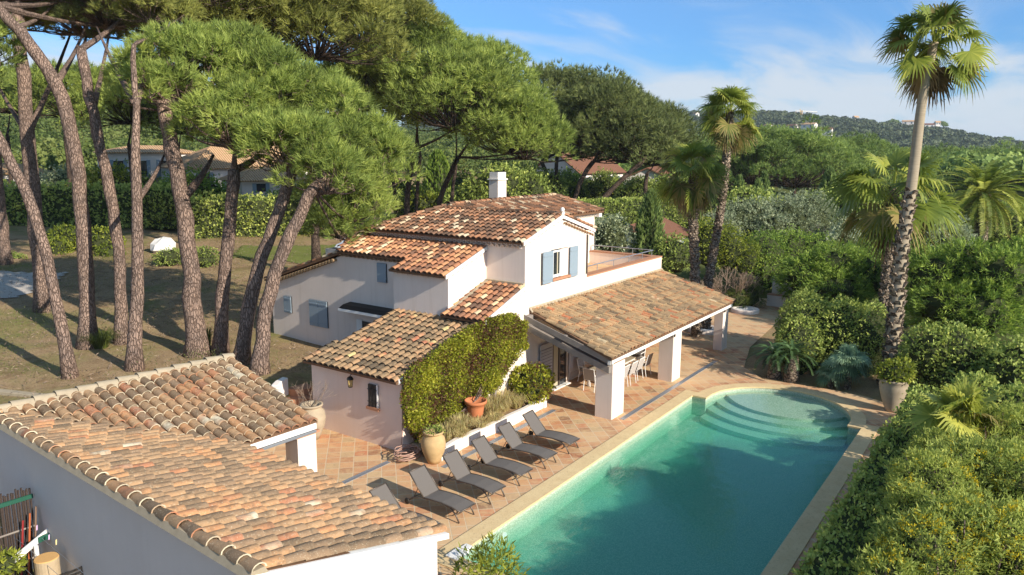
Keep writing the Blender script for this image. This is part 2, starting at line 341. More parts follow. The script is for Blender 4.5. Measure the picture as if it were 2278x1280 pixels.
m = N('smooth_palm_bark', .9, .1); c = m.mix(m.noise(3, 4, vec=m.map((.6, .6, 7))), RGB(132, 118, 98), RGB(180, 164, 138)); m.col(c); M['bark_smooth'] = m.m
# ------------------------------------------------------------------ ground
def axis(lo, fine0, fine1, hi, step):
    a = list(np.arange(fine0, fine1+.01, step)); s = step
    while a[-1] < hi: s *= 1.25; a.append(a[-1]+s)
    s = step
    while a[0] > lo: s *= 1.25; a.insert(0, a[0]-s)
    return np.array(a)
gx = axis(-900, -6, 64, 6000, .5); gy = axis(-3000, -6, 70, 5000, .5)
GX, GY = np.meshgrid(gx, gy); Zs = np.zeros_like(GX)
for i in range(GX.shape[0]):
    for j in range(GX.shape[1]):
        x, y = GX[i, j], GY[i, j]; h = HT(x, y)
        if y > 23 and x < 70: h += .07*sin(x*.9+y*.3)*cos(y*.7)+.04*sin(x*2.1)
        if 13.9 <= x <= 34.3 and 4.0 <= y <= 12.0: h = -3
        Zs[i, j] = h
nx = len(gx); ny = len(gy)
V = np.stack([GX.ravel(), GY.ravel(), Zs.ravel()], 1)
ii, jj = np.meshgrid(np.arange(ny-1), np.arange(nx-1), indexing='ij'); a = (ii*nx+jj).ravel()
F = np.stack([a, a+1, a+nx+1, a+nx], 1)
tag(mk('ground', V, F, M['ground'], smooth_=True), kind='structure')
def patch(name, pts, mat, dz=.02, step=1.0, kind='structure'):
    """thin sheet draped on the terrain inside a polygon"""
    P = np.array(pts); x0, y0 = P.min(0); x1, y1 = P.max(0); mb = MB()
    def ins(x, y):
        c_ = False; n = len(P)
        for i in range(n):
            a_, b_ = P[i], P[(i+1) % n]
            if (a_[1] > y) != (b_[1] > y) and x < (b_[0]-a_[0])*(y-a_[1])/(b_[1]-a_[1])+a_[0]: c_ = not c_
        return c_
    x = x0
    while x < x1:
        y = y0
        while y < y1:
            if ins(x+step/2, y+step/2):
                q = [(x, y), (x+step, y), (x+step, y+step), (x, y+step)]
                mb.add([(u_, v_, HT(u_, v_)+.07*sin(u_*.9+v_*.3)*cos(v_*.7)+.04*sin(u_*2.1)+dz) for u_, v_ in q], [(0, 1, 2, 3)])
            y += step
        x += step
    return tag(mb.build(name, mat), kind=kind)
# garden lawn strip and drive
a = AT(505, 575); b = AT(730, 590); c_ = AT(735, 548); d_ = AT(540, 548)
patch('lawn', [a[:2], b[:2], c_[:2]+np.array([2, -2]), d_[:2]], M['lawn'], .05, .5)
a = AT(-40, 672); b = AT(60, 655); c_ = AT(150, 612); d_ = AT(-60, 600)
patch('driveway', [a[:2], b[:2], c_[:2], d_[:2]], M['gravel'], .05, .5)

# ------------------------------------------------------------------ pool and terrace
PX0, PX1, PY0, PY1 = 14.15, 30.35, 4.8, 11.6
def outline(o=0.0):
    """pool outline grown by o: rectangle with a rounded roman end"""
    pts = [(PX0-o, PY0-o), (PX1+o, PY0-o)]
    yc, ry, rx = 8.15, 2.85, 2.95
    ra = []
    n = 28
    for i in range(n+1):
        t = -pi/2+pi*i/n
        ra.append((PX1+.35+(rx+o)*cos(t), yc+(ry+o)*sin(t)))
    pts += [(PX1+o, yc-ry-o)]
    pts += ra
    pts += [(PX1+o, yc+ry+o), (PX1+o, PY1+o), (PX0-o, PY1+o)]
    out_ = [pts[0]]
    for p in pts[1:]:
        if abs(p[0]-out_[-1][0])+abs(p[1]-out_[-1][1]) > 1e-3: out_.append(p)
    return out_
def fill_poly(name, outer, inner, z, mat, parent=None):
    bm = bmesh.new(); ed = []
    for lp in (outer, inner):
        vs = [bm.verts.new((p[0], p[1], z)) for p in lp]
        ed += [bm.edges.new((vs[i], vs[(i+1) % len(vs)])) for i in range(len(vs))]
    bmesh.ops.triangle_fill(bm, use_beauty=True, use_dissolve=False, edges=ed)
    for f in bm.faces:
        if f.normal.z < 0: f.normal_flip()
    me = bpy.data.meshes.new(name); bm.to_mesh(me); bm.free(); me.materials.append(mat)
    o = bpy.data.objects.new(name, me); COL.objects.link(o); ORG[o.name] = np.zeros(3); return o
ter = [(9, 4.2), (30.9, 4.0), (32.6, 3.6), (34.0, 4.2), (34.6, 5.4), (34.8, 7), (34.6, 9.9), (36, 11.2), (40, 12.2), (45, 12.6), (50, 13.0), (54, 13.4), (54.6, 17), (54, 21), (48, 22.6), (22.8, 22.6), (9, 22.4)]
tag(fill_poly('terrace', ter, outline(.02), 0.0, M['floor']), kind='structure')
mb = MB(); o1, o2 = outline(.52), outline(-.03)
# coping ring : match points by index (same count)
n = min(len(o1), len(o2))
bm = bmesh.new(); ed = []
for lp in (o1, o2):
    vs = [bm.verts.new((p[0], p[1], .03)) for p in lp]
    ed += [bm.edges.new((vs[i], vs[(i+1) % len(vs)])) for i in range(len(vs))]
bmesh.ops.triangle_fill(bm, use_beauty=True, use_dissolve=False, edges=ed)
r_ = bmesh.ops.extrude_face_region(bm, geom=list(bm.faces))
for v_ in [g for g in r_['geom'] if isinstance(g, bmesh.types.BMVert)]: v_.co.z = -.035
bmesh.ops.recalc_face_normals(bm, faces=bm.faces)
me = bpy.data.meshes.new('pool_coping'); bm.to_mesh(me); bm.free(); me.materials.append(M['coping'])
pool = thing('swimming_pool', 'long turquoise swimming pool with rounded shallow end and stone coping', 'swimming pool', (20, 8, 0))
cp = bpy.data.objects.new('coping', me); COL.objects.link(cp); cp.parent = pool; cp.location = (-20, -8, 0)
ol = outline(0); zb = -.85; mb = MB()
for i in range(len(ol)):
    a, b = ol[i], ol[(i+1) % len(ol)]; mb.quad((*a, -.02), (*b, -.02), (*b, zb), (*a, zb))
mb.quad((PX0, PY0, zb), (PX1, PY0, zb), (PX1, PY1, zb), (PX0, PY1, zb))
mb.quad((PX1, 5.2, zb-.01), (34, 5.2, zb-.01), (34, 11.2, zb-.01), (PX1, 11.2, zb-.01))
mb.build('basin', M['plaster'], pool)
for r0, zt in ((2.75, -.23), (3.35, -.36), (3.95, -.50), (4.55, -.65)):
    mb = MB(); n = 40; fr_, bk = [], []
    for i in range(n+1):
        y = 5.33+(10.97-5.33)*i/n
        xb = PX1+.35+2.95*sqrt(max(0, 1-((y-8.15)/2.85)**2)) if abs(y-8.15) < 2.85 else PX1+.3
        xf = min(33.35-sqrt(max(0, r0*r0-(y-8.2)**2)), xb-.01); fr_.append((xf, y)); bk.append((xb, y))
    for i in range(n):
        mb.quad((*fr_[i], zt), (*bk[i], zt), (*bk[i+1], zt), (*fr_[i+1], zt)); mb.quad((*fr_[i], zt), (*fr_[i+1], zt), (*fr_[i+1], zb), (*fr_[i], zb))
    mb.build('step', M['plaster'], pool)
m = N('pool_water', .03, .5); m.t.nodes.remove(m.b)
tr = m.n('ShaderNodeBsdfTransparent'); tr.inputs[0].default_value = (.93, .98, .97, 1)
gl = m.n('ShaderNodeBsdfGlossy'); gl.inputs['Roughness'].default_value = .03
wv = m.noise(1.7, 4, .55, .6, vec=m.map((1, 1.6, 1))); bp = m.n('ShaderNodeBump'); bp.inputs['Strength'].default_value = .16; bp.inputs['Distance'].default_value = .10
m.l(wv, bp.inputs['Height']); m.l(bp.outputs[0], gl.inputs['Normal'])
ge = m.n('ShaderNodeNewGeometry'); dt = m.n('ShaderNodeVectorMath', operation='DOT_PRODUCT'); m.l(ge.outputs['Incoming'], dt.inputs[0]); m.l(bp.outputs[0], dt.inputs[1])
cs = m.math('SUBTRACT', 1., m.math('ABSOLUTE', dt.outputs['Value']), clamp=True)
fz = m.math('MULTIPLY_ADD', m.math('POWER', cs, 5.), .95, .02, clamp=True)
xs = m.n('ShaderNodeMixShader'); m.l(fz, xs.inputs[0]); m.l(tr.outputs[0], xs.inputs[1]); m.l(gl.outputs[0], xs.inputs[2]); m.l(xs.outputs[0], m.o.inputs[0])
va = m.n('ShaderNodeVolumeAbsorption'); va.inputs[0].default_value = (.0, .92, .68, 1); va.inputs[1].default_value = .48
vs_ = m.n('ShaderNodeVolumeScatter'); vs_.inputs[0].default_value = (.18, 1.0, .66, 1); vs_.inputs[1].default_value = .22
ad = m.n('ShaderNodeAddShader'); m.l(va.outputs[0], ad.inputs[0]); m.l(vs_.outputs[0], ad.inputs[1]); m.l(ad.outputs[0], m.o.inputs['Volume'])
WM = m.m
bm = bmesh.new(); f = bm.faces.new([bm.verts.new((p[0], p[1], -.13)) for p in outline(.03)])
r_ = bmesh.ops.extrude_face_region(bm, geom=[f])
for v_ in [g for g in r_['geom'] if isinstance(g, bmesh.types.BMVert)]: v_.co.z = -.95
bmesh.ops.recalc_face_normals(bm, faces=bm.faces)
me = bpy.data.meshes.new('water'); bm.to_mesh(me); bm.free(); me.materials.append(WM)
wo = bpy.data.objects.new('water', me); COL.objects.link(wo); tag(wo, kind='structure')
mb = MB(); mb.lathe((0, 0, 0), [(0, .0), (.11, .0), (.13, .01), (.17, .01), (.17, -.01)], 20)
# wall lights / skimmer in the pool wall
p = AZ(1132, 1180, -.3)
o = MB().lathe((0, 0, 0), [(.0, .01), (.12, .01), (.17, .03), (.17, 0)], 20).build('pool_light', M['white']); o.parent = pool
o.rotation_euler = (radians(90), 0, 0); o.location = (16.3-20, PY1-.012-8, -.42)
mb = MB(); mb.box(13.95, 14.45, 11.35, 11.75, .03, .09); mb.box(14.5, 14.75, 11.45, 11.7, .03, .08); mb.build('skimmer_cover', M['white'], pool, bevel=.02)

# flush channels in the terrace
def strip(x0, x1, y, lab):
    t = thing('drain_channel', lab, 'channel', ((x0+x1)/2, y, 0), group='long metal channels set in the terrace')
    mb = MB(); mb.box(x0, x1, y-.05, y+.05, -.01, .012); mb.build('grate', M['metal'], t)
    for s in (-1, 1): MB().box(x0, x1, y+s*.075-.018, y+s*.075+.018, -.01, .02).build('rail', M['metal'], t)
strip(25.9, 36.3, 12.72, 'long grey channel between the porch pillars and the pool')
strip(18.3, 25.3, 15.45, 'channel running along the foot of the planter wall behind the loungers')
strip(14.6, 17.6, 17.25, 'short channel crossing the slabs towards the coiled hose')

# ------------------------------------------------------------------ roofs
def frame3(u, s):
    u = uv2(u); s = np.array(s, float); s = s-u*np.dot(s, u); s = uv2(s); n = np.cross(u, s)
    if n[2] < 0: n = -n
    return u, s, n
def roof(name, O, u, s, poly, mat, parent, w=.29, L=.38, seed=1, rim=None, deck=True, hfac=.8, jit=1.0):
    """canal tile slope; poly in (a along u, b up the slope) metres from O"""
    u, s, n = frame3(u, s); O = np.array(O, float); P = np.array(poly, float); g = np.random.default_rng(seed)
    rf = None
    if deck:
        mb = MB(); mb.prism([O+u*a+s*b-n*.10 for a, b in P], n*.09)
        rf = mb.build(name, M['channel'], parent)
    a0, a1 = P[:, 0].min(), P[:, 0].max(); nc = max(1, int(round((a1-a0)/w))); w = (a1-a0)/nc
    V = []; F = []; T = []; K = 6
    for c in range(nc):
        a = a0+(c+.5)*w; xs = []
        for i in range(len(P)):
            p, q = P[i], P[(i+1) % len(P)]
            if (p[0] > a) != (q[0] > a): xs.append(p[1]+(q[1]-p[1])*(a-p[0])/(q[0]-p[0]))
        xs.sort()
        for k in range(0, len(xs)-1, 2):
            b = xs[k]-g.uniform(.0, .04)*jit; be = xs[k+1]; off = g.normal(0, .008)*jit
            ctone = g.uniform(-.06, .06)
            while b < be-.04:
                e = min(b+L*g.uniform(.94, 1.06), be); tn = float(np.clip(g.beta(1.6, 1.6)+ctone, 0, 1)); yaw = g.normal(0, .012)*jit
                r0, r1 = .46*w, .36*w; h0, h1 = .05+g.normal(0, .005), .018; base = len(V)
                for (bb, rr, hh) in ((b, r0, h0), (e+.05, r1, h1)):
                    cc = O+u*(a+off+yaw*(bb-b)*3)+s*bb+n*hh
                    for j in range(K+1):
                        th = pi*j/K; V.append(cc+u*(-cos(th)*rr)+n*(sin(th)*rr*hfac-.02))
                for j in range(K): F.append((base+j, base+j+1, base+K+1+j+1, base+K+1+j)); T.append(tn)
                # thickness at the lower end
                cc = O+u*(a+off)+s*(b+.002)+n*h0; b2 = len(V)
                for j in range(K+1):
                    th = pi*j/K; V.append(cc+u*(-cos(th)*r0*.8)+n*(sin(th)*r0*hfac*.78-.02))
                for j in range(K): F.append((base+j+1, base+j, b2+j, b2+j+1)); T.append(tn if rim is None else rim)
                b = e
    o = mk('tiles' if rf else name, np.array(V), np.array(F), mat, rf or parent, T, True)
    me = o.data
    try: me.set_sharp_from_angle(angle=radians(35))
    except Exception: pass
    return rf or o
def ridge(name, p0, p1, mat, parent, r=.13, L=.42, seed=3, mort=True, rim=None):
    p0 = np.array(p0, float); p1 = np.array(p1, float); d = p1-p0; ln = np.linalg.norm(d); s = d/ln
    u = uv2(np.cross(s, [0, 0, 1])); 
    if mort:
        n = np.cross(u, s); n = n if n[2] > 0 else -n; MB().prism([p0-u*r*1.25-n*.1, p0+u*r*1.25-n*.1, p0+u*r*.8+n*.03, p0-u*r*.8+n*.03], d).build('ridge_mortar', M['mortar'], parent)
    return roof(name, p0, u, s, [(-r*1.08, 0), (r*1.08, 0), (r*1.08, ln), (-r*1.08, ln)], mat, parent, w=r*2.16, L=L, seed=seed, deck=False, rim=rim)
def scallops(name, p0, p1, outv, mat, parent, rows=2, w=.26, r=.105, depth=.14):
    """genoise: rows of little half tiles under an eave; outv points away from the wall"""
    p0 = np.array(p0, float); p1 = np.array(p1, float); ln = np.linalg.norm(p1-p0); u = (p1-p0)/ln; o_ = uv2(outv); nn = int(ln/w); mb = MB(); K = 5
    for r_i in range(rows):
        for k in range(nn):
            c = p0+u*(k+.5+.5*(r_i % 2))*ln/nn+np.array([0, 0, -.13*r_i]); e = depth*(rows-r_i)
            vs = []
            for t_ in (0, e):
                for j in range(K+1): th = pi*j/K; vs.append(c+o_*t_+u*(-cos(th)*r)+np.array([0, 0, sin(th)*r*.9]))
            for j in range(K+1): th = pi*j/K; vs.append(c+o_*e+u*(-cos(th)*r*.72)+np.array([0, 0, sin(th)*r*.6]))
            mb.add(vs, [(j, j+1, K+2+j, K+1+j) for j in range(K)]+[(K+1+j, K+2+j, 2*K+3+j, 2*K+2+j) for j in range(K)], .8)
    return mb.build(name, mat, parent)
def verge(parent, p0, p1, nrm, th=.16, drop=.06):
    """white mortar verge with the little dark tile ends along a rake"""
    p0 = np.array(p0, float); p1 = np.array(p1, float); d = p1-p0; nv = uv2(nrm); upv = np.array([0, 0, 1.])
    mb = MB().prism([p0-upv*drop+nv*.0, p0+upv*(th-drop), p0+upv*(th-drop)+nv*.05, p0-upv*drop+nv*.05], d); n0_ = len(mb.f)
    ln = np.linalg.norm(d); s = d/ln; K = int(ln/.3)
    for k in range(K):
        c = p0+s*(k+.5)*ln/K-upv*(drop+.03)+nv*.012; r = .055
        vs = [c+nv*.0+s*(-cos(pi*j/5)*r*1.3)+upv*(sin(pi*j/5)*r) for j in range(6)]
        mb.add(vs+[v_+nv*.03 for v_ in vs], [tuple(range(6)), tuple(range(11, 5, -1))]+[(j, (j+1) % 6, (j+1) % 6+6, j+6) for j in range(6)])
    v = mb.build('verge', M['white'], parent); v.data.materials.append(M['channel']); v.data.polygons.foreach_set('material_index', np.array([0]*n0_+[1]*(len(mb.f)-n0_), np.int32))

# ------------------------------------------------------------------ villa
YW = 17.0
villa = thing('villa', 'cream two-storey villa with stepped terracotta roofs and blue-grey shutters behind the pool', 'house', (25.4, 17, 0))
def wall_xz(name, prof, y0, y1, mat=None, parent=None):
    return MB().prism([(x, y0, z_) for x, z_ in prof], (0, y1-y0, 0)).build(name, mat or M['stucco'], parent or villa)
wall_xz('wall', [(25.38, -.1), (30.5, -.1), (30.5, 6.78), (28.2, 7.50), (25.38, 6.66)], YW, 21.3)          # gable wing
MB().box(25.38, 39.0, 21.3, 25.5, -.1, 6.62).build('wall', M['stucco'], villa)                           # rear wing
MB().box(30.4, 39.0, 21.32, 21.6, 6.6, 6.86).build('wall', M['stucco'], villa)
wall_xz('wall', [(22.86, -.1), (25.38, -.1), (25.38, 4.80), (22.86, 3.92)], YW+.003, 19.0)                  # white sloping shoulder
MB().box(30.5, 38.9, YW+.002, 21.3, -.1, 3.92).build('wall', M['stucco'], villa)                             # under the terrace
wall_xz('wall', [(22.86, 2.8), (25.38, 2.8), (25.38, 6.25), (22.86, 5.50)], 18.95, 21.9)                   # box
MB().box(22.8, 25.37, 18.9, 18.95, 2.8, 4.30).build('wall_step', M['stucco'], villa)
MB().prism([(23.75, 21.9, .6), (23.75, 31.0, .6), (23.75, 31.0, 3.98), (23.75, 25.9, 5.62), (23.75, 21.9, 5.62)], (1.6, 0, 0)).build('wall', M['stucco'], villa)
MB().prism([(25.35, 25.5, .6), (25.35, 31.0, .6), (25.35, 31.0, 3.98), (25.35, 25.9, 5.62), (25.35, 25.5, 5.62)], (10, 0, 0)).build('wall', M['stucco'], villa)
# main roof: west slope, gable east slope, rear slopes
k = .298
roof('roof', (25.08, 16.93, 6.72), (0, 1, 0), (1, 0, k), [(0, 0), (8.9, 0), (6.65, 3.3), (6.2, 3.25), (0, 3.25)], M['tile_main'], villa, seed=2)
roof('roof', (31.25, 16.93, 6.80), (0, 1, 0), (-1, 0, .29), [(0, 0), (4.1, 0), (6.3, 3.18), (0, 3.18)], M['tile_main'], villa, seed=3)
kb = .34
sb = sqrt(1+kb*kb)
roof('roof', (30.9, 20.9, 6.93), (1, 0, 0), (0, 1, kb), [(0, 0), (8.5, 0), (7.1, 2.5*sb), (-2.4, 2.5*sb), (-2.5, 2.1*sb)], M['tile_main'], villa, seed=4)
MB().add([(28.4, 23.45, 7.72), (38, 23.45, 7.72), (39.4, 26, 6.85), (25.1, 26, 6.7)], [(0, 1, 2, 3)]).build('roof', M['channel'], villa)
MB().add([(38, 23.4, 7.75), (39.4, 20.9, 6.93), (39.4, 26, 6.85)], [(0, 1, 2)]).build('roof', M['channel'], villa)
ridge('ridge_tiles', (28.19, 16.95, 7.67), (28.19, 23.3, 7.67), M['tile_main'], villa, seed=5)
ridge('ridge_tiles', (28.3, 23.4, 7.80), (38.0, 23.4, 7.84), M['tile_main'], villa, seed=6)
ridge('ridge_tiles', (39.35, 20.95, 6.98), (38.0, 23.35, 7.82), M['tile_main'], villa, seed=7, mort=False)
ridge('ridge_tiles', (25.15, 25.75, 6.75), (28.2, 23.5, 7.74), M['tile_main'], villa, seed=8, mort=False)
scallops('eave_cornice', (25.38, 17.0, 6.60), (25.38, 25.4, 6.60), (-1, 0, 0), M['stucco'], villa)
scallops('eave_cornice', (30.6, 21.3, 6.80), (39.0, 21.3, 6.80), (0, -1, 0), M['white'], villa)
MB().box(38.96, 39.3, 21.0, 25.6, 6.6, 6.84).build('eave_cornice', M['white'], villa)
verge(villa, (25.15, YW-.05, 6.66), (28.2, YW-.05, 7.57), (0, -1, 0))
verge(villa, (31.05, YW-.05, 6.72), (28.2, YW-.05, 7.55), (0, -1, 0), .14)
scallops('eave_cornice', (28.3, YW, 7.26), (30.9, YW, 6.50), (0, -1, 0), M['tile_annex'], villa, rows=1, w=.24, depth=.12)
MB().lathe((28.2, YW-.02, 7.66), [(.10, 0), (.11, .08), (.07, .14), (.10, .2), (.07, .28), (0, .31)], 12).build('finial', M['white'], villa, smooth_=True)
# middle roof over box and left wing
k2 = .325; s2 = sqrt(1+k2*k2)
roof('roof', (22.58, 18.9, 5.52), (0, 1, 0), (1, 0, k2), [(0, 0), (3.0, 0), (3.0, .95*s2), (7.1, .95*s2), (8.0, 2.85*s2), (0, 2.85*s2)], M['tile_bright'], villa, seed=9)
verge(villa, (22.66, 18.93, 5.44), (25.38, 18.93, 6.33), (0, -1, 0))
scallops('eave_cornice', (22.86, 19.0, 5.36), (22.86, 21.8, 5.36), (-1, 0, 0), M['stucco'], villa, rows=1)
scallops('eave_cornice', (23.75, 22.0, 5.62), (23.75, 26.0, 5.62), (-1, 0, 0), M['tile_annex'], villa, rows=1)
# roof of the low end, sloping away to the left
k3 = .33
roof('roof', (23.55, 31.3, 4.02), (1, 0, 0), (0, -1, k3), [(0, 0), (11, 0), (11, 5.6), (0, 5.6)], M['tile_main'], villa, seed=10)
mb = MB()
for i in range(22):
    y = 26.3+i*.215; mb.tube([(23.5, y, 5.40-(y-26.3)*.33), (23.8, y, 5.40-(y-26.3)*.33)], .075, 8)
mb.build('verge_tile_ends', M['tile_annex'], villa)
# shoulder roof
k4 = .345
roof('roof', (22.5, 16.93, 3.97), (0, 1, 0), (1, 0, k4), [(0, 0), (2.15, 0), (2.0, 3.03), (0, 3.03)], M['tile_bright'], villa, w=.27, seed=11)
verge(villa, (22.6, YW-.05, 3.92), (25.38, YW-.05, 4.88), (0, -1, 0))
MB().prism([(22.9, 18.9, 4.12), (25.38, 18.9, 4.98), (25.38, 18.9, 5.06), (22.9, 18.9, 4.20)], (0, -.14, 0)).build('flashing', M['mortar'], villa)
MB().box(25.24, 25.38, 17.0, 18.9, 4.93, 5.05).build('flashing', M['mortar'], villa)
# annex with the lantern
wall_xz('wall', [(18.47, -.1), (22.86, -.1), (22.86, 3.68), (18.47, 2.60)], 17.42, 22.0, M['stucco_pink'])
ka = .245; sa = sqrt(1+ka*ka)
roof('roof', (18.12, 17.34, 2.63), (0, 1, 0), (1, 0, ka), [(0, 0), (4.75, 0), (4.3, 4.75*sa), (0, 4.75*sa)], M['tile_annex'], villa, w=.30, seed=12)
scallops('eave_cornice', (18.47, 17.45, 2.50), (18.47, 22.0, 2.50), (-1, 0, 0), M['tile_annex'], villa, rows=1, w=.3)
MB().box(18.3, 22.8, 17.30, 17.42, 2.5, 2.62)
verge(villa, (18.25, 17.38, 2.58), (22.8, 17.38, 3.69), (0, -1, 0))
# small barred window with lantern
wp = (18.47, 18.55, 19.05, 1.42, 2.28)
win = MB().box(18.41, 18.466, 18.52, 18.98, 1.40, 2.22).build('window', M['dark'], villa)
MB().box(18.36, 18.46, 18.46, 19.06, 1.30, 1.40).build('sill', M['terracotta'], win)
mb = MB()
for y in (18.66, 18.82): mb.tube([(18.37, y, 1.42), (18.37, y, 2.2)], .012, 6)
for z_ in (1.6, 2.05): mb.tube([(18.37, 18.52, z_), (18.37, 18.98, z_)], .012, 6)
mb.build('bars', M['iron'], win)
MB().box(18.395, 18.43, 18.5, 18.56, 1.4, 2.24).build('frame', M['white'], win)
ln = MB().tube([(18.47, 19.72, 2.42), (18.3, 19.72, 2.45), (18.27, 19.72, 2.38)], .015, 6).build('wall_lantern', M['iron'], villa)
MB().lathe((18.27, 19.72, 2.30), [(0, .10), (.05, .09), (.10, .05), (.13, -.02), (.11, -.03)], 6).build('cap', M['iron'], ln)
m_am = plain('amber_lantern_glass', RGB(205, 176, 112), .3, .5)
MB().lathe((18.27, 19.72, 2.02), [(.075, 0), (.10, .24)], 6).build('glass', m_am, ln)
mb = MB()
for k_ in range(6):
    w_ = pi*k_/3; mb.tube([(18.27+.078*cos(w_), 19.72+.078*sin(w_), 2.01), (18.27+.103*cos(w_), 19.72+.103*sin(w_), 2.28)], .008, 4)
mb.lathe((18.27, 19.72, 2.0), [(0, -.02), (.085, -.01), (.085, .02)], 6); mb.build('cage', M['iron'], ln)
# first-floor window with open shutters in the gable
def shutter(x0, x1, y, z0, z1, parent, mat, name='shutter', ax='x', slats=False, lab=None):
    sh = MB().box(*((x0, x1, y-.035, y) if ax == 'x' else (y-.035, y, x0, x1)), z0, z1).build(name, mat, parent, bevel=.008)
    mb = MB()
    for z_ in (z0+.12*(z1-z0), z1-.14*(z1-z0)):
        if ax == 'x': mb.box(x0+.03, x1-.03, y-.055, y-.035, z_-.03, z_+.03)
        else: mb.box(y-.055, y-.035, x0+.02, x1-.02, z_-.03, z_+.03)
    mb.build('hinge', mat if not slats else M['iron'], sh); return sh
wn1 = MB().box(27.36, 28.76, 17.0, 17.03, 4.96, 6.2).build('window', M['dark'], villa)
# real recess: frame stands proud reveal
wd = .0
MB().box(27.42, 27.52, 16.965, 17.0, 5.0, 6.16).build('frame', M['white'], wn1); MB().box(28.02, 28.12, 16.96, 17.0, 5.0, 6.16).build('frame', M['white'], wn1)
MB().box(27.42, 28.12, 16.963, 17.0, 5.0, 5.12).build('frame', M['white'], wn1); MB().box(27.42, 28.12, 16.963, 17.0, 6.08, 6.16).build('frame', M['white'], wn1)
MB().box(27.52, 28.02, 16.975, 16.985, 5.12, 6.08).build('pane', M['glass'], wn1); MB().box(27.80, 27.88, 16.965, 16.974, 5.12, 6.08).build('curtain', M['curtain'], wn1)
MB().box(28.14, 28.75, 16.97, 17.0, 4.98, 6.18).build('reveal', M['stucco_pink'], wn1)
MB().box(27.3, 28.8, 16.84, 17.0, 4.88, 4.97).build('sill', M['terracotta'], wn1)
shutter(26.55, 27.34, 16.90, 4.84, 6.2, wn1, M['blue']); shutter(28.8, 29.5, 16.93, 4.84, 6.2, wn1, M['blue'])
MB().tube([(30.42, 16.95, 6.6), (30.42, 16.95, 4.8)], .035, 8).build('downspout', M['frame_brown'], villa)
# shutters of the left wing (closed), canopy, doorway
for (y0, y1, z0, z1, nm) in ((29.5, 30.05, 2.50, 3.32, 1), (26.95, 28.2, 2.10, 3.36, 2), (23.1, 23.65, 4.66, 5.50, 1)):
    w_ = MB().box(23.70, 23.75, y0, y1, z0, z1).build('window', M['dark'], villa)
    st = (y1-y0)/nm
    for i in range(nm): shutter(y0+i*st+.008, y0+(i+1)*st-.008, 23.70, z0, z1, w_, M['blue'], ax='y')
cn = MB().prism([(23.75, 21.95, 3.55), (23.3, 21.95, 3.5), (23.0, 21.95, 3.36), (23.0, 21.95, 3.28), (23.75, 21.95, 3.2)], (0, 3.5, 0)).build('canopy', M['iron'], villa)
MB().box(22.97, 23.0, 21.96, 25.42, 3.27, 3.38).build('trim', M['white'], cn)
dr = MB().box(23.72, 23.75, 22.1, 25.0, .9, 2.75).build('door', M['dark'], villa)
MB().box(23.70, 23.74, 24.7, 25.05, .9, 2.8).build('frame', M['white'], dr)
# chimneys
def chimney(x0, x1, y0, y1, z0, z1):
    c = MB().box(x0, x1, y0, y1, z0, z1).build('chimney', M['stucco'], villa)
    MB().box(x0-.06, x1+.06, y0-.06, y1+.06, z1, z1+.07).build('cap', M['stucco_white'], c)
    MB().box(x0+.02, x1-.02, y0+.02, y1-.02, z1+.07, z1+.42).build('pot', M['stucco_white'], c)
    MB().box(x0+.1, x1-.1, y0+.1, y1-.1, z1+.42, z1+.425).build('flue', M['dark'], c)
chimney(34.0, 34.8, 24.6, 25.2, 6.5, 8.75)
chimney(25.8, 26.5, 28.55, 29.35, 3.6, 5.05)
# roof terrace with parapet and rail
MB().box(30.5, 38.45, 17.45, 21.3, 3.92, 3.96).build('terrace_floor', M['floor'], villa)
pr = MB().box(30.5, 38.9, YW+.004, 17.42, 3.92, 4.62).build('parapet', M['stucco'], villa)
MB().box(30.503, 38.92, YW-.02, 17.46, 4.62, 4.68).build('coping', M['terracotta'], pr)
pr2 = MB().box(38.48, 38.9, 17.43, 21.3, 3.92, 4.62).build('parapet', M['stucco'], villa)
MB().box(38.44, 38.93, 17.46, 21.3, 4.62, 4.68).build('coping', M['terracotta'], pr2)
rl = MB().tube([(30.55, 17.38, 5.0), (38.55, 17.38, 5.0), (38.55, 21.2, 5.0), (38.55, 21.2, 4.68)], .025, 8).build('railing', M['metal'], villa)
mb = MB()
for x in (32.2, 33.9, 35.6, 37.2, 38.4): mb.tube([(x, 17.38, 4.68), (x, 17.38, 5.0)], .016, 6)
for y in (18.6, 19.9): mb.tube([(38.55, y, 4.68), (38.55, y, 5.0)], .016, 6)
mb.build('posts', M['metal'], rl)
# porch: roof, beams, pillars
O = np.array([25.2, 12.86, 2.60]); kp = (3.86-2.60)/(17.0-12.86); sp_ = sqrt(1+kp*kp)
roof('porch_roof', O, (1, 0, 0), (0, 1, kp), [(0, 0), (14.0, 0), (13.75, 4.14*sp_), (.55, 4.14*sp_)], M['tile_porch'], villa, w=.285, L=.42, seed=13, rim=.97)
MB().prism([(25.7, 16.85, 3.82), (39.0, 16.85, 3.82), (39.0, 17.0, 4.0), (25.7, 17.0, 4.0)], (0, 0, -.05)).build('flashing', M['mortar'], villa)
fb = MB().box(25.3, 39.1, 12.98, 13.10, 2.30, 2.46).build('beam', M['white'], villa)
bmx = MB()
def sloped(x0, x1, y0, y1, zoff, th, nm='beam', mat='wood_grey'):
    z0 = 2.60+(y0-12.86)*kp+zoff; z1 = 2.60+(y1-12.86)*kp+zoff
    return MB().prism([(x0, y0, z0), (x0, y1, z1), (x0, y1, z1-th), (x0, y0, z0-th)], (x1-x0, 0, 0)).build(nm, M[mat], villa)
sloped(25.32, 25.36, 12.95, 17.0, -.10, .24, 'bargeboard')
sloped(25.42, 25.70, 13.1, 17.0, -.50, .26)
for x in (31.6, 38.4): sloped(x, x+.26, 13.1, 17.0, -.34, .24)
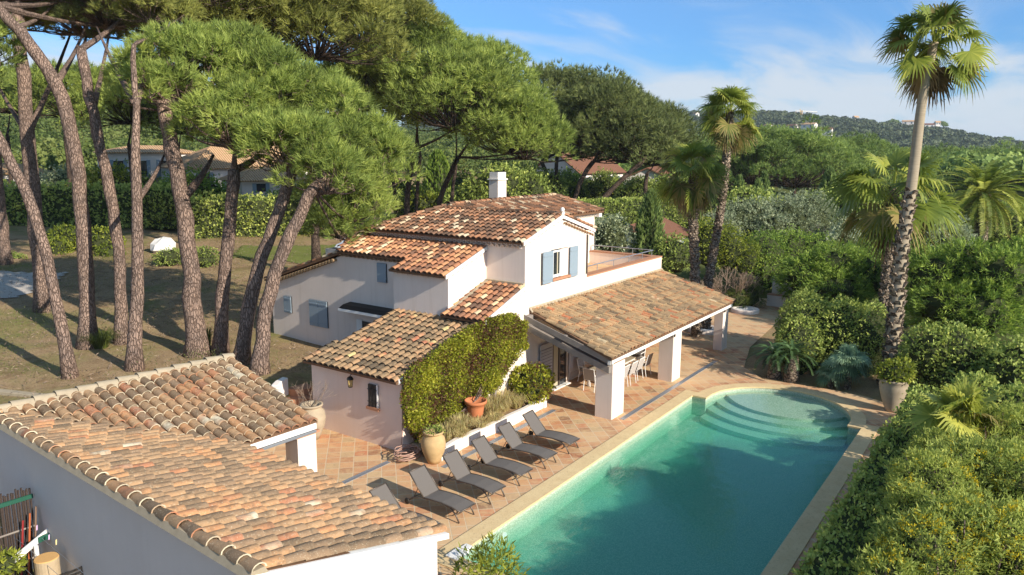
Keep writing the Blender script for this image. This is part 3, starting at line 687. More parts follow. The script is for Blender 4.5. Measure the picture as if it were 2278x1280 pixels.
for y in (13.35, 15.1, 16.9): MB().box(25.36, 39.0, y-.1, y+.1, 2.60+(y-12.86)*kp-.34, 2.60+(y-12.86)*kp-.12).build('purlin', M['wood_grey'], villa)
for x0, x1, y0, y1 in ((25.62, 26.66, 13.03, 13.78), (31.66, 32.6, 13.10, 13.8), (38.4, 39.2, 13.2, 13.68)):
    pl = MB().box(x0, x1, y0, y1, -.05, 2.27).build('pillar', M['stucco'], villa, bevel=.02)
    MB().box(x0-.05, x1+.05, y0-.05, y1+.05, 2.27, 2.33).build('cap', M['terracotta'], pl, bevel=.01)
# french doors on the porch
def fdoor(x0, x1, lab):
    d = MB().box(x0, x1, 16.965, 17.0, .0, 2.2).build('french_door', M['glass'], villa)
    xm = (x0+x1)/2
    for a, b in ((x0, x0+.07), (xm-.05, xm+.05), (x1-.07, x1)): MB().box(a, b, 16.93, 16.965, 0, 2.2).build('frame', M['frame_brown'], d)
    MB().box(x0+.07, x1-.07, 16.93, 16.965, 2.12, 2.2).build('frame', M['frame_brown'], d)
    MB().box(x0+.14, x0+.5, 16.958, 16.964, .1, 2.1).build('curtain', M['curtain'], d)
    MB().box(x0-.1, x1+.1, 16.75, 17.0, -.02, .05).build('threshold', M['white'], d)
    return d
d1 = fdoor(27.5, 28.7, ''); shutter(26.45, 27.45, 16.93, .12, 2.22, d1, M['greyshut']); shutter(28.9, 29.75, 16.93, .12, 2.22, d1, M['greyshut'])
d2 = fdoor(32.3, 34.0, ''); shutter(31.3, 32.25, 16.93, .12, 2.22, d2, M['greyshut']); shutter(34.1, 35.0, 16.93, .12, 2.22, d2, M['greyshut'])
mb = MB(); 
for z_ in np.arange(.3, 2.1, .14): mb.box(26.5, 27.4, 16.888, 16.895, z_, z_+.012)
mb.build('board_gap', M['iron'], d1)

# ------------------------------------------------------------------ pool house in the foreground (slightly turned)
ga = radians(-3.6); GU = np.array([cos(ga), sin(ga), 0]); GV = np.array([-sin(ga), cos(ga), 0]); GO = np.array([7.72, 21.85, 0])
def gp(a, b, z_): return GO+GU*a+GV*b+np.array([0, 0, z_])
ph = thing('pool_house', 'low white pool house with a weathered L-shaped tile roof in the foreground', 'outbuilding', GO)
kg = (3.62-2.45)/4.45; sg = sqrt(1+kg*kg)
# east slope: eave along -v at a=4.5 ; ridge at a=0.05
roof('roof', gp(4.5, -12.0, 2.45), GV, -GU+np.array([0, 0, kg]), [(0, 0), (7.62, 0), (12.0, 4.42*sg), (0, 4.42*sg)], M['tile_garage'], ph, w=.30, L=.46, seed=21, rim=.99)
# south slope of the upper leg: eave at b=-4.4
roof('roof', gp(0, -4.4, 2.45), GU, GV+np.array([0, 0, kg]), [(4.5, 0), (7.0, 0), (7.0, 4.35*sg), (.05, 4.35*sg)], M['tile_garage'], ph, w=.32, L=.40, seed=22, rim=.99)
ridge('ridge_tiles', gp(.02, -12.05, 3.66), gp(.02, .0, 3.66), M['tile_garage'], ph, r=.15, L=.46, seed=23, rim=1.0)
ridge('ridge_tiles', gp(0, .02, 3.66), gp(7.0, .02, 3.66), M['mortar'], ph, r=.15, L=.55, seed=24)
def gprism(name, prof, d, mat): return MB().prism([gp(*p) for p in prof], d).build(name, mat, ph)
gprism('wall', [(.1, -11.9, -.1), (4.3, -11.9, -.1), (4.3, -11.9, 2.38), (.1, -11.9, 3.52)], GV*.3, M['stucco_white'])
gprism('wall', [(.02, -11.89, -.1), (.3, -11.89, -.1), (.3, -11.89, 3.48), (.02, -11.89, 3.54)], GV*11.9, M['stucco_grey'])
gprism('wall', [(4.0, -11.6, -.1), (4.28, -11.6, -.1), (4.28, -11.6, 2.36), (4.0, -11.6, 2.36)], GV*7.0, M['stucco_white'])
gprism('wall', [(.3, -.3, -.1), (6.9, -.3, -.1), (6.9, -.3, 3.5), (.3, -.3, 3.5)], GV*.28, M['stucco_white'])
gprism('verge', [(-.05, -12.06, 3.50), (4.5, -12.06, 2.34), (4.5, -12.06, 2.46), (-.05, -12.06, 3.62)], GV*.18, M['white'])
gprism('fascia', [(4.5, -4.40, 2.22), (6.95, -4.40, 2.22), (6.95, -4.40, 2.40), (4.5, -4.40, 2.40)], GV*.08, M['white'])
gprism('gutter', [(4.6, -4.46, 2.14), (6.9, -4.46, 2.14), (6.9, -4.46, 2.2), (4.6, -4.46, 2.2)], GV*.1, M['metal'])
pil = gprism('pillar', [(6.3, -4.35, -.05), (6.95, -4.35, -.05), (6.95, -4.35, 2.1), (6.3, -4.35, 2.1)], GV*.6, M['stucco'])
gprism('pillar_cap', [(6.22, -4.42, 2.1), (7.05, -4.42, 2.1), (7.05, -4.42, 2.17), (6.22, -4.42, 2.17)], GV*.74, M['terracotta'])
# ------------------------------------------------------------------ vegetation builders
def unit(A): return A/(np.linalg.norm(A, axis=-1, keepdims=True)+1e-9)
def blades(C, D, n, L, w, spread, g, tone, ntone=.18, kind='tri', up_bias=0., base_j=.04):
    """n leaves per tuft centre C along D"""
    K = len(C); c = np.repeat(C, n, 0); d = np.repeat(D, n, 0)+g.normal(0, spread, (K*n, 3)); d[:, 2] += up_bias; d = unit(d)
    sd = unit(np.cross(d, g.normal(0, 1, (K*n, 3)))); l = (L*g.uniform(.65, 1.2, K*n))[:, None]; ww = (w*g.uniform(.7, 1.3, K*n))[:, None]
    b = c+g.normal(0, base_j, (K*n, 3)); t = np.clip(np.repeat(tone, n)+g.normal(0, ntone, K*n), 0, 1)
    if kind == 'tri':
        V = np.stack([b-sd*ww*.5, b+sd*ww*.5, b+d*l], 1).reshape(-1, 3); F = np.arange(K*n*3).reshape(-1, 3)
    else:
        V = np.stack([b, b+d*l*.45+sd*ww*.5, b+d*l, b+d*l*.45-sd*ww*.5], 1).reshape(-1, 3); F = np.arange(K*n*4).reshape(-1, 4)
    return V, F, t
def join(parts):
    V = []; F = []; T = []; n = 0
    for v, f, t in parts: V.append(v); F.append(f+n); T.append(t); n += len(v)
    return np.concatenate(V), np.concatenate(F), np.concatenate(T)
def sphere_pts(n, g, zmin=-.3):
    p = unit(g.normal(0, 1, (n*3, 3))); p = p[p[:, 2] > zmin][:n]; return p
def blob_core(mb, c, r, g, seg=8):
    ph0 = g.uniform(0, 6.28); vs = []; rows = 5
    for i in range(rows+1):
        a = -pi/2+pi*i/rows
        for j in range(seg):
            b = 2*pi*j/seg+ph0; q = g.uniform(.8, 1.12); vs.append((c[0]+r[0]*cos(a)*cos(b)*q, c[1]+r[1]*cos(a)*sin(b)*q, c[2]+r[2]*sin(a)*q))
    fs = [(i*seg+j, i*seg+(j+1) % seg, (i+1)*seg+(j+1) % seg, (i+1)*seg+j) for i in range(rows) for j in range(seg)]
    mb.add(vs, fs)
def bez(p, q, sag, n=4):
    p = np.array(p, float); q = np.array(q, float); m_ = (p+q)/2+np.array(sag); return [(1-t)**2*p+2*t*(1-t)*m_+t*t*q for t in np.linspace(0, 1, n)]
def pine(label, path, r0, r1, domes, group=None, mat='pine', bark='bark', seed=1, ncl=None, cr=1.0, tufts=52, bl=13, L=.40, w=.036, twigs=True, density=1.0, name='umbrella_pine', droop=.35, limbs=None):
    """umbrella pine: trunk along path, crown of clumps over flat domes (x,y,z,R,h)"""
    g = np.random.default_rng(seed); path = [np.array(p, float) for p in path]
    t = thing(name, label, 'pine tree', path[0], group=group)
    r0 = r0*.63; r1 = r1*.8; n = len(path); P = []
    for i in range(n-1):
        for s in np.linspace(0, 1, 5)[:-1]: P.append(path[i]*(1-s)+path[i+1]*s)
    P.append(path[-1]); P = np.array(P); Q = P.copy()
    for _ in range(3): Q[1:-1] = (Q[:-2]+Q[1:-1]*2+Q[2:])/4
    Q[1:-1] += g.normal(0, r0*.10, Q[1:-1].shape); m_ = len(Q)
    rad = [(r0+(r1-r0)*(i/(m_-1)))*(1+.55*max(0, 1-i/1.2))*g.uniform(.94, 1.06) for i in range(m_)]
    Q[0][2] -= .3
    mb = MB().tube(Q, rad, 12)
    for lm in (limbs or []):
        mb.tube(bez(lm[0], lm[1], lm[3] if len(lm) > 3 else (0, 0, -.4), 6), np.linspace(lm[2]*.85, lm[2]*.2, 6), 8)
    mb.build('trunk', M[bark], t, True)
    top = Q[-1]; parts = []; br = MB()
    for (cx, cy, cz, Rr, h) in domes:
        nc = int(68*(Rr*Rr/16)/(cr*cr)**.75*density) if ncl is None else ncl
        nc = max(nc, 8); ctr = np.array([cx, cy, cz]); hub = ctr-np.array([0, 0, h*.35])
        if np.linalg.norm(top-hub) > .5: kk_ = .7 if hub[2] > top[2] else .3; br.tube(bez(top if hub[2] > top[2]-.5 else Q[-4], hub, (0, 0, -.3), 5), np.linspace(r1*kk_, r1*.25, 5), 6)
        for i in range(nc):
            u = sqrt((i+.5)/nc); a = i*2.39996+g.uniform(-.4, .4); q = u*Rr*g.uniform(.92, 1.05)
            zt = h*sqrt(max(0, 1-u*u))*.95-h*droop*(u**4)*g.uniform(.6, 1.3)
            c = ctr+np.array([q*cos(a), q*sin(a), zt+g.normal(0, .12*h)]); r = cr*g.uniform(.75, 1.25)
            sp = sphere_pts(int(tufts*(r/cr)**2), g, -.45); sp = sp*np.array([1, 1, .72]); C = c+sp*r*g.uniform(.72, 1.02, (len(sp), 1))
            D = unit(sp*1.0+np.array([0, 0, .55])); tn = np.full(len(sp), g.uniform(.12, .85))+g.normal(0, .06, len(sp))
            parts.append(blades(C, D, bl, L, w, .42, g, tn))
            if twigs:
                j = hub+(c-hub)*g.uniform(.15, .35)*np.array([1, 1, .4]); rr = r1*.30
                br.tube(bez(j, c+np.array([0, 0, -.25*r]), (0, 0, -.18*h), 4), [rr, rr*.7, rr*.5, rr*.2], 4, cap=False)
                br.tube(bez(hub, j, (0, 0, -.1), 3), [rr*1.6, rr*1.2, rr], 4, cap=False)
                for _ in range(3):
                    e = c+unit(g.normal(0, 1, 3))*r*.8; e[2] = c[2]+abs(e[2]-c[2])*.4-.15*r
                    br.tube([c+np.array([0, 0, -.25*r]), (c+e)/2+g.normal(0, .1, 3), e], [rr*.3, rr*.2, rr*.08], 3, cap=False)
    if br.v: br.build('branches_or_shade_core', M[bark], t)
    V, F, T = join(parts); mk('crown', V, F, M[mat], t, T)
    return t
def bush(name, label, cat, blobs, mat, dens=60, L=.12, w=.07, seed=1, group=None, spread=.7, kind='leaf', n=3, loc=None, core=True, up_bias=.15, zmin=-.6, tn=(.35, .65), extra=None, partname='foliage', cores=.86, rough=.08, lump=.5):
    """shrub of leafy blobs (x,y,z,rx,ry,rz)"""
    g = np.random.default_rng(seed); B = np.array(blobs, float)
    base = loc if loc is not None else (B[0][0], B[0][1], B[0][2]-B[0][5])
    t = thing(name, label, cat, base, group=group); parts = []; mb = MB()
    for i, b in enumerate(B):
        area = 4*pi*((b[3]*b[4])**1.6/3+(b[3]*b[5])**1.6/3+(b[4]*b[5])**1.6/3)**(1/1.6); nn = max(20, int(area*dens*.7))
        sp = sphere_pts(nn, g, zmin); r = b[3:6]; C = b[:3]+sp*r*(1+g.normal(0, rough, (len(sp), 1)))
        # lumps
        lp = np.sin(C[:, 0]*2.9/lump*.5+i)*np.sin(C[:, 1]*3.3/lump*.5+2*i)*np.sin(C[:, 2]*3.1/lump*.5+i*3); C = C+sp*(lp*.10*r.mean())[:, None]
        keep = np.ones(len(C), bool)
        for j, o in enumerate(B):
            if j != i: keep &= (((C-o[:3])/(o[3:6]*.9))**2).sum(1) > 1
        C = C[keep]; sp = sp[keep]
        D = unit(sp/r*r.mean()+np.array([0, 0, up_bias])); tone = g.uniform(*tn)+lp[keep]*.18+g.normal(0, .10, len(C))
        if len(C): parts.append(blades(C, D, n, L, w, spread, g, tone, kind=kind))
        if core: blob_core(mb, b[:3], r*cores, g)
    if core: mb.build('branches_or_shade_core', M['core'], t)  # added dark body, not wood; its colour stands for inner shade
    V, F, T = join(parts); mk(partname, V, F, M[mat], t, T)
    return t, parts
def boxhedge(name, label, pts, h, z0, wid, mat, dens=90, L=.10, w=.06, seed=1, group=None, step=.25, rough=.07, cat='hedge', n=2, roundtop=.25):
    """clipped hedge along a polyline of (x,y)"""
    g = np.random.default_rng(seed); P = [np.array(p, float) for p in pts]
    t = thing(name, label, cat, (P[0][0], P[0][1], z0), group=group); parts = []; mb = MB()
    for i in range(len(P)-1):
        a, b = P[i], P[i+1]; d = b-a; ln = np.linalg.norm(d); d = d/ln; nrm = np.array([-d[1], d[0]])
        for (N3, s0, s1, t0, t1, kind_) in ((1, 0, ln, -wid/2, wid/2, 'top'), (2, 0, ln, 0, h, 's+'), (3, 0, ln, 0, h, 's-'), (4, -wid/2, wid/2, 0, h, 'e0'), (5, -wid/2, wid/2, 0, h, 'e1')):
            nn = int((s1-s0)*(t1-t0)*dens); A = g.uniform(s0, s1, nn); Bq = g.uniform(t0, t1, nn); lum = g.normal(0, rough, nn)+.10*np.sin(A*2.1+i)*np.sin(Bq*3+1)+.06*np.sin(A*5.3)
            if kind_ == 'top': C = np.stack([a[0]+d[0]*A+nrm[0]*Bq, a[1]+d[1]*A+nrm[1]*Bq, z0+h+lum-roundtop*(np.abs(Bq)/(wid/2))**4*.6], 1); D = np.array([0, 0, 1.])
            elif kind_[0] == 's':
                s_ = 1 if kind_[1] == '+' else -1; o_ = s_*(wid/2+lum-roundtop*(Bq/h)**6*.5); C = np.stack([a[0]+d[0]*A+nrm[0]*o_, a[1]+d[1]*A+nrm[1]*o_, z0+Bq], 1); D = np.array([nrm[0]*s_, nrm[1]*s_, .3])
            else:
                e0 = kind_ == 'e0'; q = a if e0 else b; s_ = -1 if e0 else 1; C = np.stack([q[0]+nrm[0]*A+d[0]*s_*lum, q[1]+nrm[1]*A+d[1]*s_*lum, z0+Bq], 1); D = np.array([d[0]*s_, d[1]*s_, .3])
            if nn: parts.append(blades(C, np.repeat(unit(D)[None], nn, 0), n, L, w, .7, g, .5+lum*1.5, kind='leaf'))
        q = [a+nrm*wid*.42, b+nrm*wid*.42, b-nrm*wid*.42, a-nrm*wid*.42]; mb.prism([(*v, z0-.1) for v in q], (0, 0, h+.02))
    mb.build('branches_or_shade_core', M['core'], t); V, F, T = join(parts); mk('foliage', V, F, M[mat], t, T)  # added dark block inside the leaves paints the hedge's inner shade
    return t
def ribbon(P, wd, side, V, F, T, tn):
    """flat strip along P (k,3), widths wd (k)"""
    n0 = len(V); k = len(P)
    for i in range(k): V.append(P[i]-side*wd[i]*.5); V.append(P[i]+side*wd[i]*.5)
    for i in range(k-1): F.append((n0+2*i, n0+2*i+1, n0+2*i+3, n0+2*i+2)); T.append(tn)
def fanpalm(label, path, r0, r1, size=1.0, nf=34, seed=1, group=None, dead=12, mat='palm', smooth_from=None, elev=(-50, 80), seg=26, name='fan_palm', trunkmat='bark_palm', boots=True, pet=1.15, fan=1.15, tnr=(.25, .8)):
    g = np.random.default_rng(seed); path = [np.array(p, float) for p in path]; t = thing(name, label, 'palm tree', path[0], group=group)
    P = []
    for i in range(len(path)-1):
        for s in np.linspace(0, 1, 9)[:-1]: P.append(path[i]*(1-s)+path[i+1]*s)
    P.append(path[-1]); P = np.array(P)
    for _ in range(4): P[1:-1] = (P[:-2]+2*P[1:-1]+P[2:])/4
    P[0][2] -= .3; rad = np.linspace(r0, r1, len(P)); rad[0] *= 1.2
    tr_ = MB().tube(P, rad, 14).build('trunk', M['bark_smooth'] if smooth_from is not None else M[trunkmat], t, True)
    if boots:      # old leaf bases
        mb = MB(); H = P[-1][2]-P[0][2]; cum = np.linspace(0, 1, len(P)); nb = int(H*15)
        for i in range(nb):
            f = (i+.5)/nb
            if smooth_from is not None and f > smooth_from: continue
            a = i*2.39996; c = np.array([np.interp(f, cum, P[:, k]) for k in range(3)]); rr = np.interp(f, cum, rad)
            if smooth_from is not None: rr *= 1.08
            o = np.array([cos(a), sin(a), 0]); s_ = np.array([-sin(a), cos(a), 0]); wv = rr*.62; hh = rr*.85*g.uniform(.7, 1.25); lean = rr*.34*g.uniform(.6, 1.5)
            v = [c+o*rr*.92-s_*wv, c+o*rr*.92+s_*wv, c+o*(rr+lean)+s_*wv*.5+np.array([0, 0, hh]), c+o*(rr+lean)-s_*wv*.5+np.array([0, 0, hh]), c+o*rr*.85-s_*wv*.4+np.array([0, 0, hh*.9]), c+o*rr*.85+s_*wv*.4+np.array([0, 0, hh*.9])]
            mb.add(v, [(0, 1, 2, 3), (3, 2, 5, 4), (1, 5, 2), (0, 3, 4)], g.uniform(0, 1))
        mb.build('leaf_bases', M[trunkmat], tr_)
    top = P[-1]
    def fans(n, e0, e1, pm, name_, mt, dr=1.0, tl=(.3, .8), petl=1.0, fl=1.0):
        V = []; F = []; T = []
        for i in range(n):
            az = i*2.39996+g.uniform(-.3, .3); f = (i+.5)/n; f = g.uniform(0, 1); el = radians(e0+(e1-e0)*f**.8); tn = g.uniform(*tl) if (g.uniform() > .08 and f > .22) or g.uniform() > .6 else g.uniform(0, .12)
            d = np.array([cos(az)*cos(el), sin(az)*cos(el), sin(el)]); side = np.array([-sin(az), cos(az), 0]); L1 = pet*size*petl*g.uniform(.8, 1.2)
            pp = [top+np.array([0, 0, -.1*size])+d*L1*s-np.array([0, 0, .16*L1*s*s*dr]) for s in (0, .35, .7, 1)]
            ribbon(pp, [.06*size]*4, side, V, F, T, tn); hub = pp[-1]; d2 = uv2(pp[-1]-pp[-2]-np.array([0, 0, .10*L1*dr])); ro = g.normal(0, .55); s2_ = side*cos(ro)+np.cross(d2, side)*sin(ro); side = s2_; nrm = np.cross(side, d2)
            for k_ in range(seg):
                a = radians(-118+236*k_/(seg-1)); ll = fan*size*fl*g.uniform(.85, 1.08)*(1-.22*abs(a)/2.1)
                sd = d2*cos(a)+side*sin(a); sn = side*cos(a)-d2*sin(a)
                pts = []
                for s in (.0, .35, .62, .84, 1.0):
                    dz = -.40*ll*dr*max(0, s-.45)**1.5*1.8*(1+.5*g.uniform(-1, 1)); pts.append(hub+sd*ll*s*(1-.12*max(0, s-.5))+nrm*(-.05*abs(a)*s*ll)+np.array([0, 0, dz]))
                ribbon(pts, [.02*size, .085*size, .07*size, .035*size, .004*size], sn, V, F, T, float(np.clip(tn+g.normal(0, .08), 0, 1)))
        return mk(name_, np.array(V), np.array(F), mt, t, T)
    if dead: fans(dead, -88, -62, 1, 'dead_fronds', M['palm_dead'], 1.4, (0, 1), .75, .95)
    fans(nf, elev[0], elev[1], 1, 'fronds', M[mat], 1.0, tnr)
    return t
def featherpalm(label, base, top, r0, r1, n=46, L=3.2, seed=1, mat='palm', name='date_palm', cat='palm tree', leaf=.42, group=None, elev=(-35, 82), w=.035, pairs=34, boots=True, arch=1.0, trunkmat='bark_palm', tl=(.25, .85)):
    g = np.random.default_rng(seed); t = thing(name, label, cat, base, group=group); base = np.array(base, float); top = np.array(top, float)
    P = [base-np.array([0, 0, .2])]+[base+(top-base)*s for s in (.3, .6, 1)]; MB().tube(P, [r0*1.2, r0, (r0+r1)/2, r1], 14).build('trunk', M[trunkmat], t, True)
    V = []; F = []; T = []
    for i in range(n):
        az = i*2.39996+g.uniform(-.2, .2); f = (i+.5)/n; el = radians(elev[0]+(elev[1]-elev[0])*f**.9); ll = L*g.uniform(.85, 1.1)*(.75+.35*sin(pi*min(1, f*1.1))); tn = g.uniform(*tl) if f > .12 else g.uniform(0, .15)
        h = np.array([cos(az), sin(az), 0]); side = np.array([-sin(az), cos(az), 0]); pts = []; p = top.copy(); e = el; m_ = 9
        for k_ in range(m_+1): pts.append(p.copy()); p = p+(h*cos(e)+np.array([0, 0, 1])*sin(e))*ll/m_; e -= arch*(.13+.10*k_/m_)*(1.0 if e > -1.3 else 0)
        ribbon(pts, list(np.linspace(.07, .015, m_+1)*L/3), side, V, F, T, tn); pts = np.array(pts)
        for k_ in range(pairs):
            s = .12+.88*k_/pairs; x = s*m_; i0 = min(int(x), m_-1); q = pts[i0]+(pts[i0+1]-pts[i0])*(x-i0); d = uv2(pts[i0+1]-pts[i0]); nn = np.cross(side, d); nn = nn if nn[2] > 0 else -nn
            l2 = leaf*(1-.55*abs(s-.45)*1.6)*g.uniform(.85, 1.15)
            for sg_ in (-1, 1):
                dd = uv2(side*sg_*.85+d*.55+nn*.28+g.normal(0, .06, 3)); ws = uv2(np.cross(dd, nn)); n0 = len(V)
                V += [q-ws*w*.5, q+ws*w*.5, q+dd*l2*.6+ws*w*.45-np.array([0, 0, .02*l2]), q+dd*l2-np.array([0, 0, .15*l2])]; F.append((n0, n0+1, n0+2, n0+3)); T.append(float(np.clip(tn+g.normal(0, .07), 0, 1)))
    mk('fronds', np.array(V), np.array(F), M[mat], t, T); return t
def cypress(label, base, h, r, seed=1, group=None, mat='cypress', dens=34, L=.34, w=.06, name='cypress_tree'):
    g = np.random.default_rng(seed); t = thing(name, label, 'cypress', base, group=group); base = np.array(base, float); n = int(2*pi*r*h*dens*.7)
    f = g.uniform(.02, 1, n); a = g.uniform(0, 2*pi, n); prof = r*np.minimum(1, (1-f)**.55*1.25)*np.minimum(1, .55+f*2.2); lum = 1+.14*np.sin(a*5+f*9)+.10*np.sin(a*9-f*15)
    rr = prof*lum*g.uniform(.85, 1.05, n); C = base+np.stack([rr*np.cos(a), rr*np.sin(a), f*h], 1); D = unit(np.stack([np.cos(a)*.35, np.sin(a)*.35, np.full(n, 1.)], 1))
    V, F, T = blades(C, D, 4, L, w, .16, g, .45+(lum-1)*1.6, kind='leaf'); MB().tube([base-np.array([0, 0, .2]), base+np.array([0, 0, h*.5]), base+np.array([0, 0, h*.9])], [r*.16, r*.1, r*.03], 8).build('trunk', M['bark_dark'], t)
    mb = MB(); mb.lathe(base, [(r*.3, .05), (r*.74, h*.25), (r*.74, h*.5), (r*.5, h*.75), (r*.1, h*.95)], 10); mb.build('branches_or_shade_core', M['core'], t); mk('foliage', V, F, M[mat], t, T); return t  # lathe body added inside: dark colour paints the shade between sprays
def conifer(label, blobs, seed=1, group=None, mat='conifer', name='conifer_tree', dens=26, L=.42, base=None, cat='conifer', w=.055, spraylen=.7):
    """soft conifer: layered feathery sprays leaving big blobs"""
    g = np.random.default_rng(seed); B = np.array(blobs, float); t = thing(name, label, cat, base if base is not None else (B[0][0], B[0][1], 0), group=group); parts = []; mb = MB()
    for b in B:
        r = b[3:6]; area = 4*pi*(r.prod())**(2/3); nn = int(area*dens*.22); sp = sphere_pts(nn, g, -.75); c0 = b[:3]+sp*r*.86
        D = unit(sp*np.array([1, 1, .35])+np.array([0, 0, .18])+g.normal(0, .22, sp.shape)); tn = g.uniform(.25, .75, len(sp))
        for s in np.linspace(0, 1, 7):
            lw = (1-s)*.32+.06; C = c0+D*spraylen*s+g.normal(0, .05+.08*(1-s), D.shape)+np.array([0, 0, -.10])*s*s
            parts.append(blades(C, D, 4, L*(1-.35*s), w, .42, g, tn+.12*s, kind='leaf'))
        blob_core(mb, b[:3], r*.84, g, 10)
    mb.build('branches_or_shade_core', M['core'], t); V, F, T = join(parts); mk('foliage', V, F, M[mat], t, T); return t  # dark blobs added under the sprays, coloured as inner shade
def grass(name, label, c, r, h, n, mat, seed=1, group=None, cat='grass tuft'):
    g = np.random.default_rng(seed); a = g.uniform(0, 6.28, n); q = r*.35*np.sqrt(g.uniform(0, 1, n)); C = np.array(c)+np.stack([q*np.cos(a), q*np.sin(a), np.zeros(n)], 1); V = []; F = []; T = []
    for i in range(n):
        o = np.array([cos(a[i]), sin(a[i]), 0]); out_ = g.uniform(.2, 1)*r; hh = h*g.uniform(.6, 1.1); side = np.array([-sin(a[i]), cos(a[i]), 0]); pts = [C[i], C[i]+o*out_*.35+np.array([0, 0, hh*.7]), C[i]+o*out_*.75+np.array([0, 0, hh]), C[i]+o*out_+np.array([0, 0, hh*.8])]
        ribbon(pts, [.018, .016, .012, .003], side, V, F, T, g.uniform(0, 1))
    t = thing(name, label, cat, c, group=group); mk('blades', np.array(V), np.array(F), M[mat], t, T); return t
def baretree(name, label, base, h, spread_, seed=1, nb=7, depth=4, r=.09, cat='bare shrub', up_=.5, group=None):
    g = np.random.default_rng(seed); t = thing(name, label, cat, base, group=group); mb = MB()
    def grow(p, d, l, r_, k):
        q = p+d*l; md = (p+q)/2+g.normal(0, l*.05, 3); mb.tube([p, md, q], [r_, r_*.85, r_*.7], 5, t=float(np.clip(.2+.2*(depth-k)+g.uniform(-.1, .2), 0, 1)), cap=False)
        if k == 0: return
        for _ in range(g.integers(2, 4)): grow(q, uv2(d+g.normal(0, spread_, 3)+np.array([0, 0, up_*.4])), l*g.uniform(.6, .85), r_*.62, k-1)
    for i in range(nb):
        a = 2*pi*i/nb+g.uniform(-.3, .3); grow(np.array(base, float), uv2([cos(a)*.8, sin(a)*.8, up_+g.uniform(0, .5)]), h*.33, r, depth)
    mb.build('branches_or_shade_core', M['twig'], t); return t
# ------------------------------------------------------------------ near pines on the left
def pth(base_px, pts, base=None, kx=None):
    """trunk path from the terrain point under base_px through view rays at the same camera distance"""
    b = AT(*base_px) if base is None else np.array(base, float); k = np.dot(b-CAM, fw) if kx is None else kx
    out_ = [b]
    for (x, y, *dk) in pts: out_.append(AD(x, y, k+(dk[0] if dk else 0)))
    return out_
def dome(x, y, k, Rr, h): p = AD(x, y, k); return (p[0], p[1], p[2], Rr, h)
NG = 'tall umbrella pines in the garden left of the villa'
pine('leftmost near pine, its bare trunk cut by the left edge of the photo', pth((15, 588), [(5, 480), (-10, 330), (-30, 120)]), .55, .38, [dome(-60, 10, 60, 5, 3)], NG, seed=31, L=.5, w=.05)
p = pth((97, 692), [(80, 520), (62, 300), (45, 120), (40, 10)])
pine('thick straight pine trunk behind the thin leaning one at the far left', p, .62, .40, [dome(90, -10, 50, 5.0, 2.4), dome(-10, 30, 48, 4.0, 2)], NG, seed=32, mat='pine_dark', limbs=[(p[2], AD(170, 40, 52), .22), (p[2], AD(-20, 160, 50), .2)], cr=.78, tufts=38, density=.85, L=.38)
p = pth((157, 840), [(112, 600), (60, 425), (0, 318), (-50, 230)])
pine('thin pine leaning left across its neighbours, nearest the driveway', p, .36, .24, [dome(-120, 120, 36, 3, 2)], NG, seed=33, cr=.78, tufts=38, density=.85, L=.38)
p = pth((195, 775), [(192, 560), (168, 330), (128, 180), (40, 60), (-20, 10)])
pine('pine whose trunk bends sharply left towards the top corner', p, .56, .30, [dome(150, -30, 44, 4.2, 2.2), dome(20, -30, 44, 3.8, 2), dome(235, 40, 46, 3.0, 1.5)], NG, seed=34, mat='pine_dark', limbs=[(p[3], AD(190, 60, 44), .2), (p[4], AD(120, 10, 44), .16)], cr=.78, tufts=38, density=.85, L=.38)
p = pth((272, 768), [(268, 600), (245, 420), (205, 250), (180, 110)])
pine('slender pine crossing behind the trunk of its right neighbour', p, .44, .28, [dome(290, -10, 44, 4.5, 2.2), dome(190, 60, 50, 3.2, 1.6)], NG, seed=35, mat='pine_yellow', limbs=[(p[3], AD(245, 60, 43), .2)], cr=.78, tufts=38, density=.85, L=.38)
p = pth((298, 828), [(308, 600), (303, 400), (302, 230), (298, 100)])
pine('forked pine with two thin limbs, left of the leaning garden pair', p, .46, .12, [dome(430, -20, 44, 4.5, 2.4), dome(330, 30, 40, 2.2, 1.2)], NG, seed=36, mat='pine_yellow', limbs=[(p[3], AD(215, 60, 38), .2), (p[3], AD(345, 80, 39), .2), (p[2]+np.array([0, 0, -.8]), AD(372, 330, 36), .17)], cr=.78, tufts=38, density=.85, L=.38)
p = pth((438, 790), [(425, 620), (405, 440), (382, 330), (362, 225)])
pine('big pine with a reddish trunk forking beside the near round crown', p, .66, .36, [dome(410, 205, 35.5, 3.0, 2.3), dome(520, 195, 37, 3.2, 2.3)], NG, seed=37, limbs=[(p[2], AD(475, 345, 36), .3)], cr=.78, tufts=38, density=.85, L=.38)
p = pth((488, 786), [(498, 620), (512, 480), (520, 380)])
pine('straight slim pine rising into the middle of the near crown', p, .46, .34, [dome(610, 275, 36, 3.1, 2.4), dome(520, 300, 34, 2.2, 1.6)], NG, seed=38, cr=.78, tufts=38, density=.85, L=.38)
p = pth((535, 812), [(560, 640), (610, 500), (650, 385), (672, 335)])
pine('left one of the two pines leaning right beside the villa', p, .50, .26, [dome(700, 310, 37, 3.2, 2.8), dome(640, 350, 33, 2.0, 1.5), dome(672, 350, 31.8, 1.5, 1.1)], NG, seed=39, cr=.78, tufts=38, density=.85, L=.38)
p = pth((576, 832), [(590, 680), (635, 540), (690, 430), (730, 385)])
pine('right one of the two pines leaning right, its low boughs hanging by the villa roof', p, .52, .26, [dome(725, 405, 31.5, 1.5, 1.2), dome(775, 385, 36, 2.6, 2.2), dome(775, 465, 35.5, 1.7, 1.6), dome(755, 515, 35.5, 1.2, .9)], NG, seed=40, cr=.9)
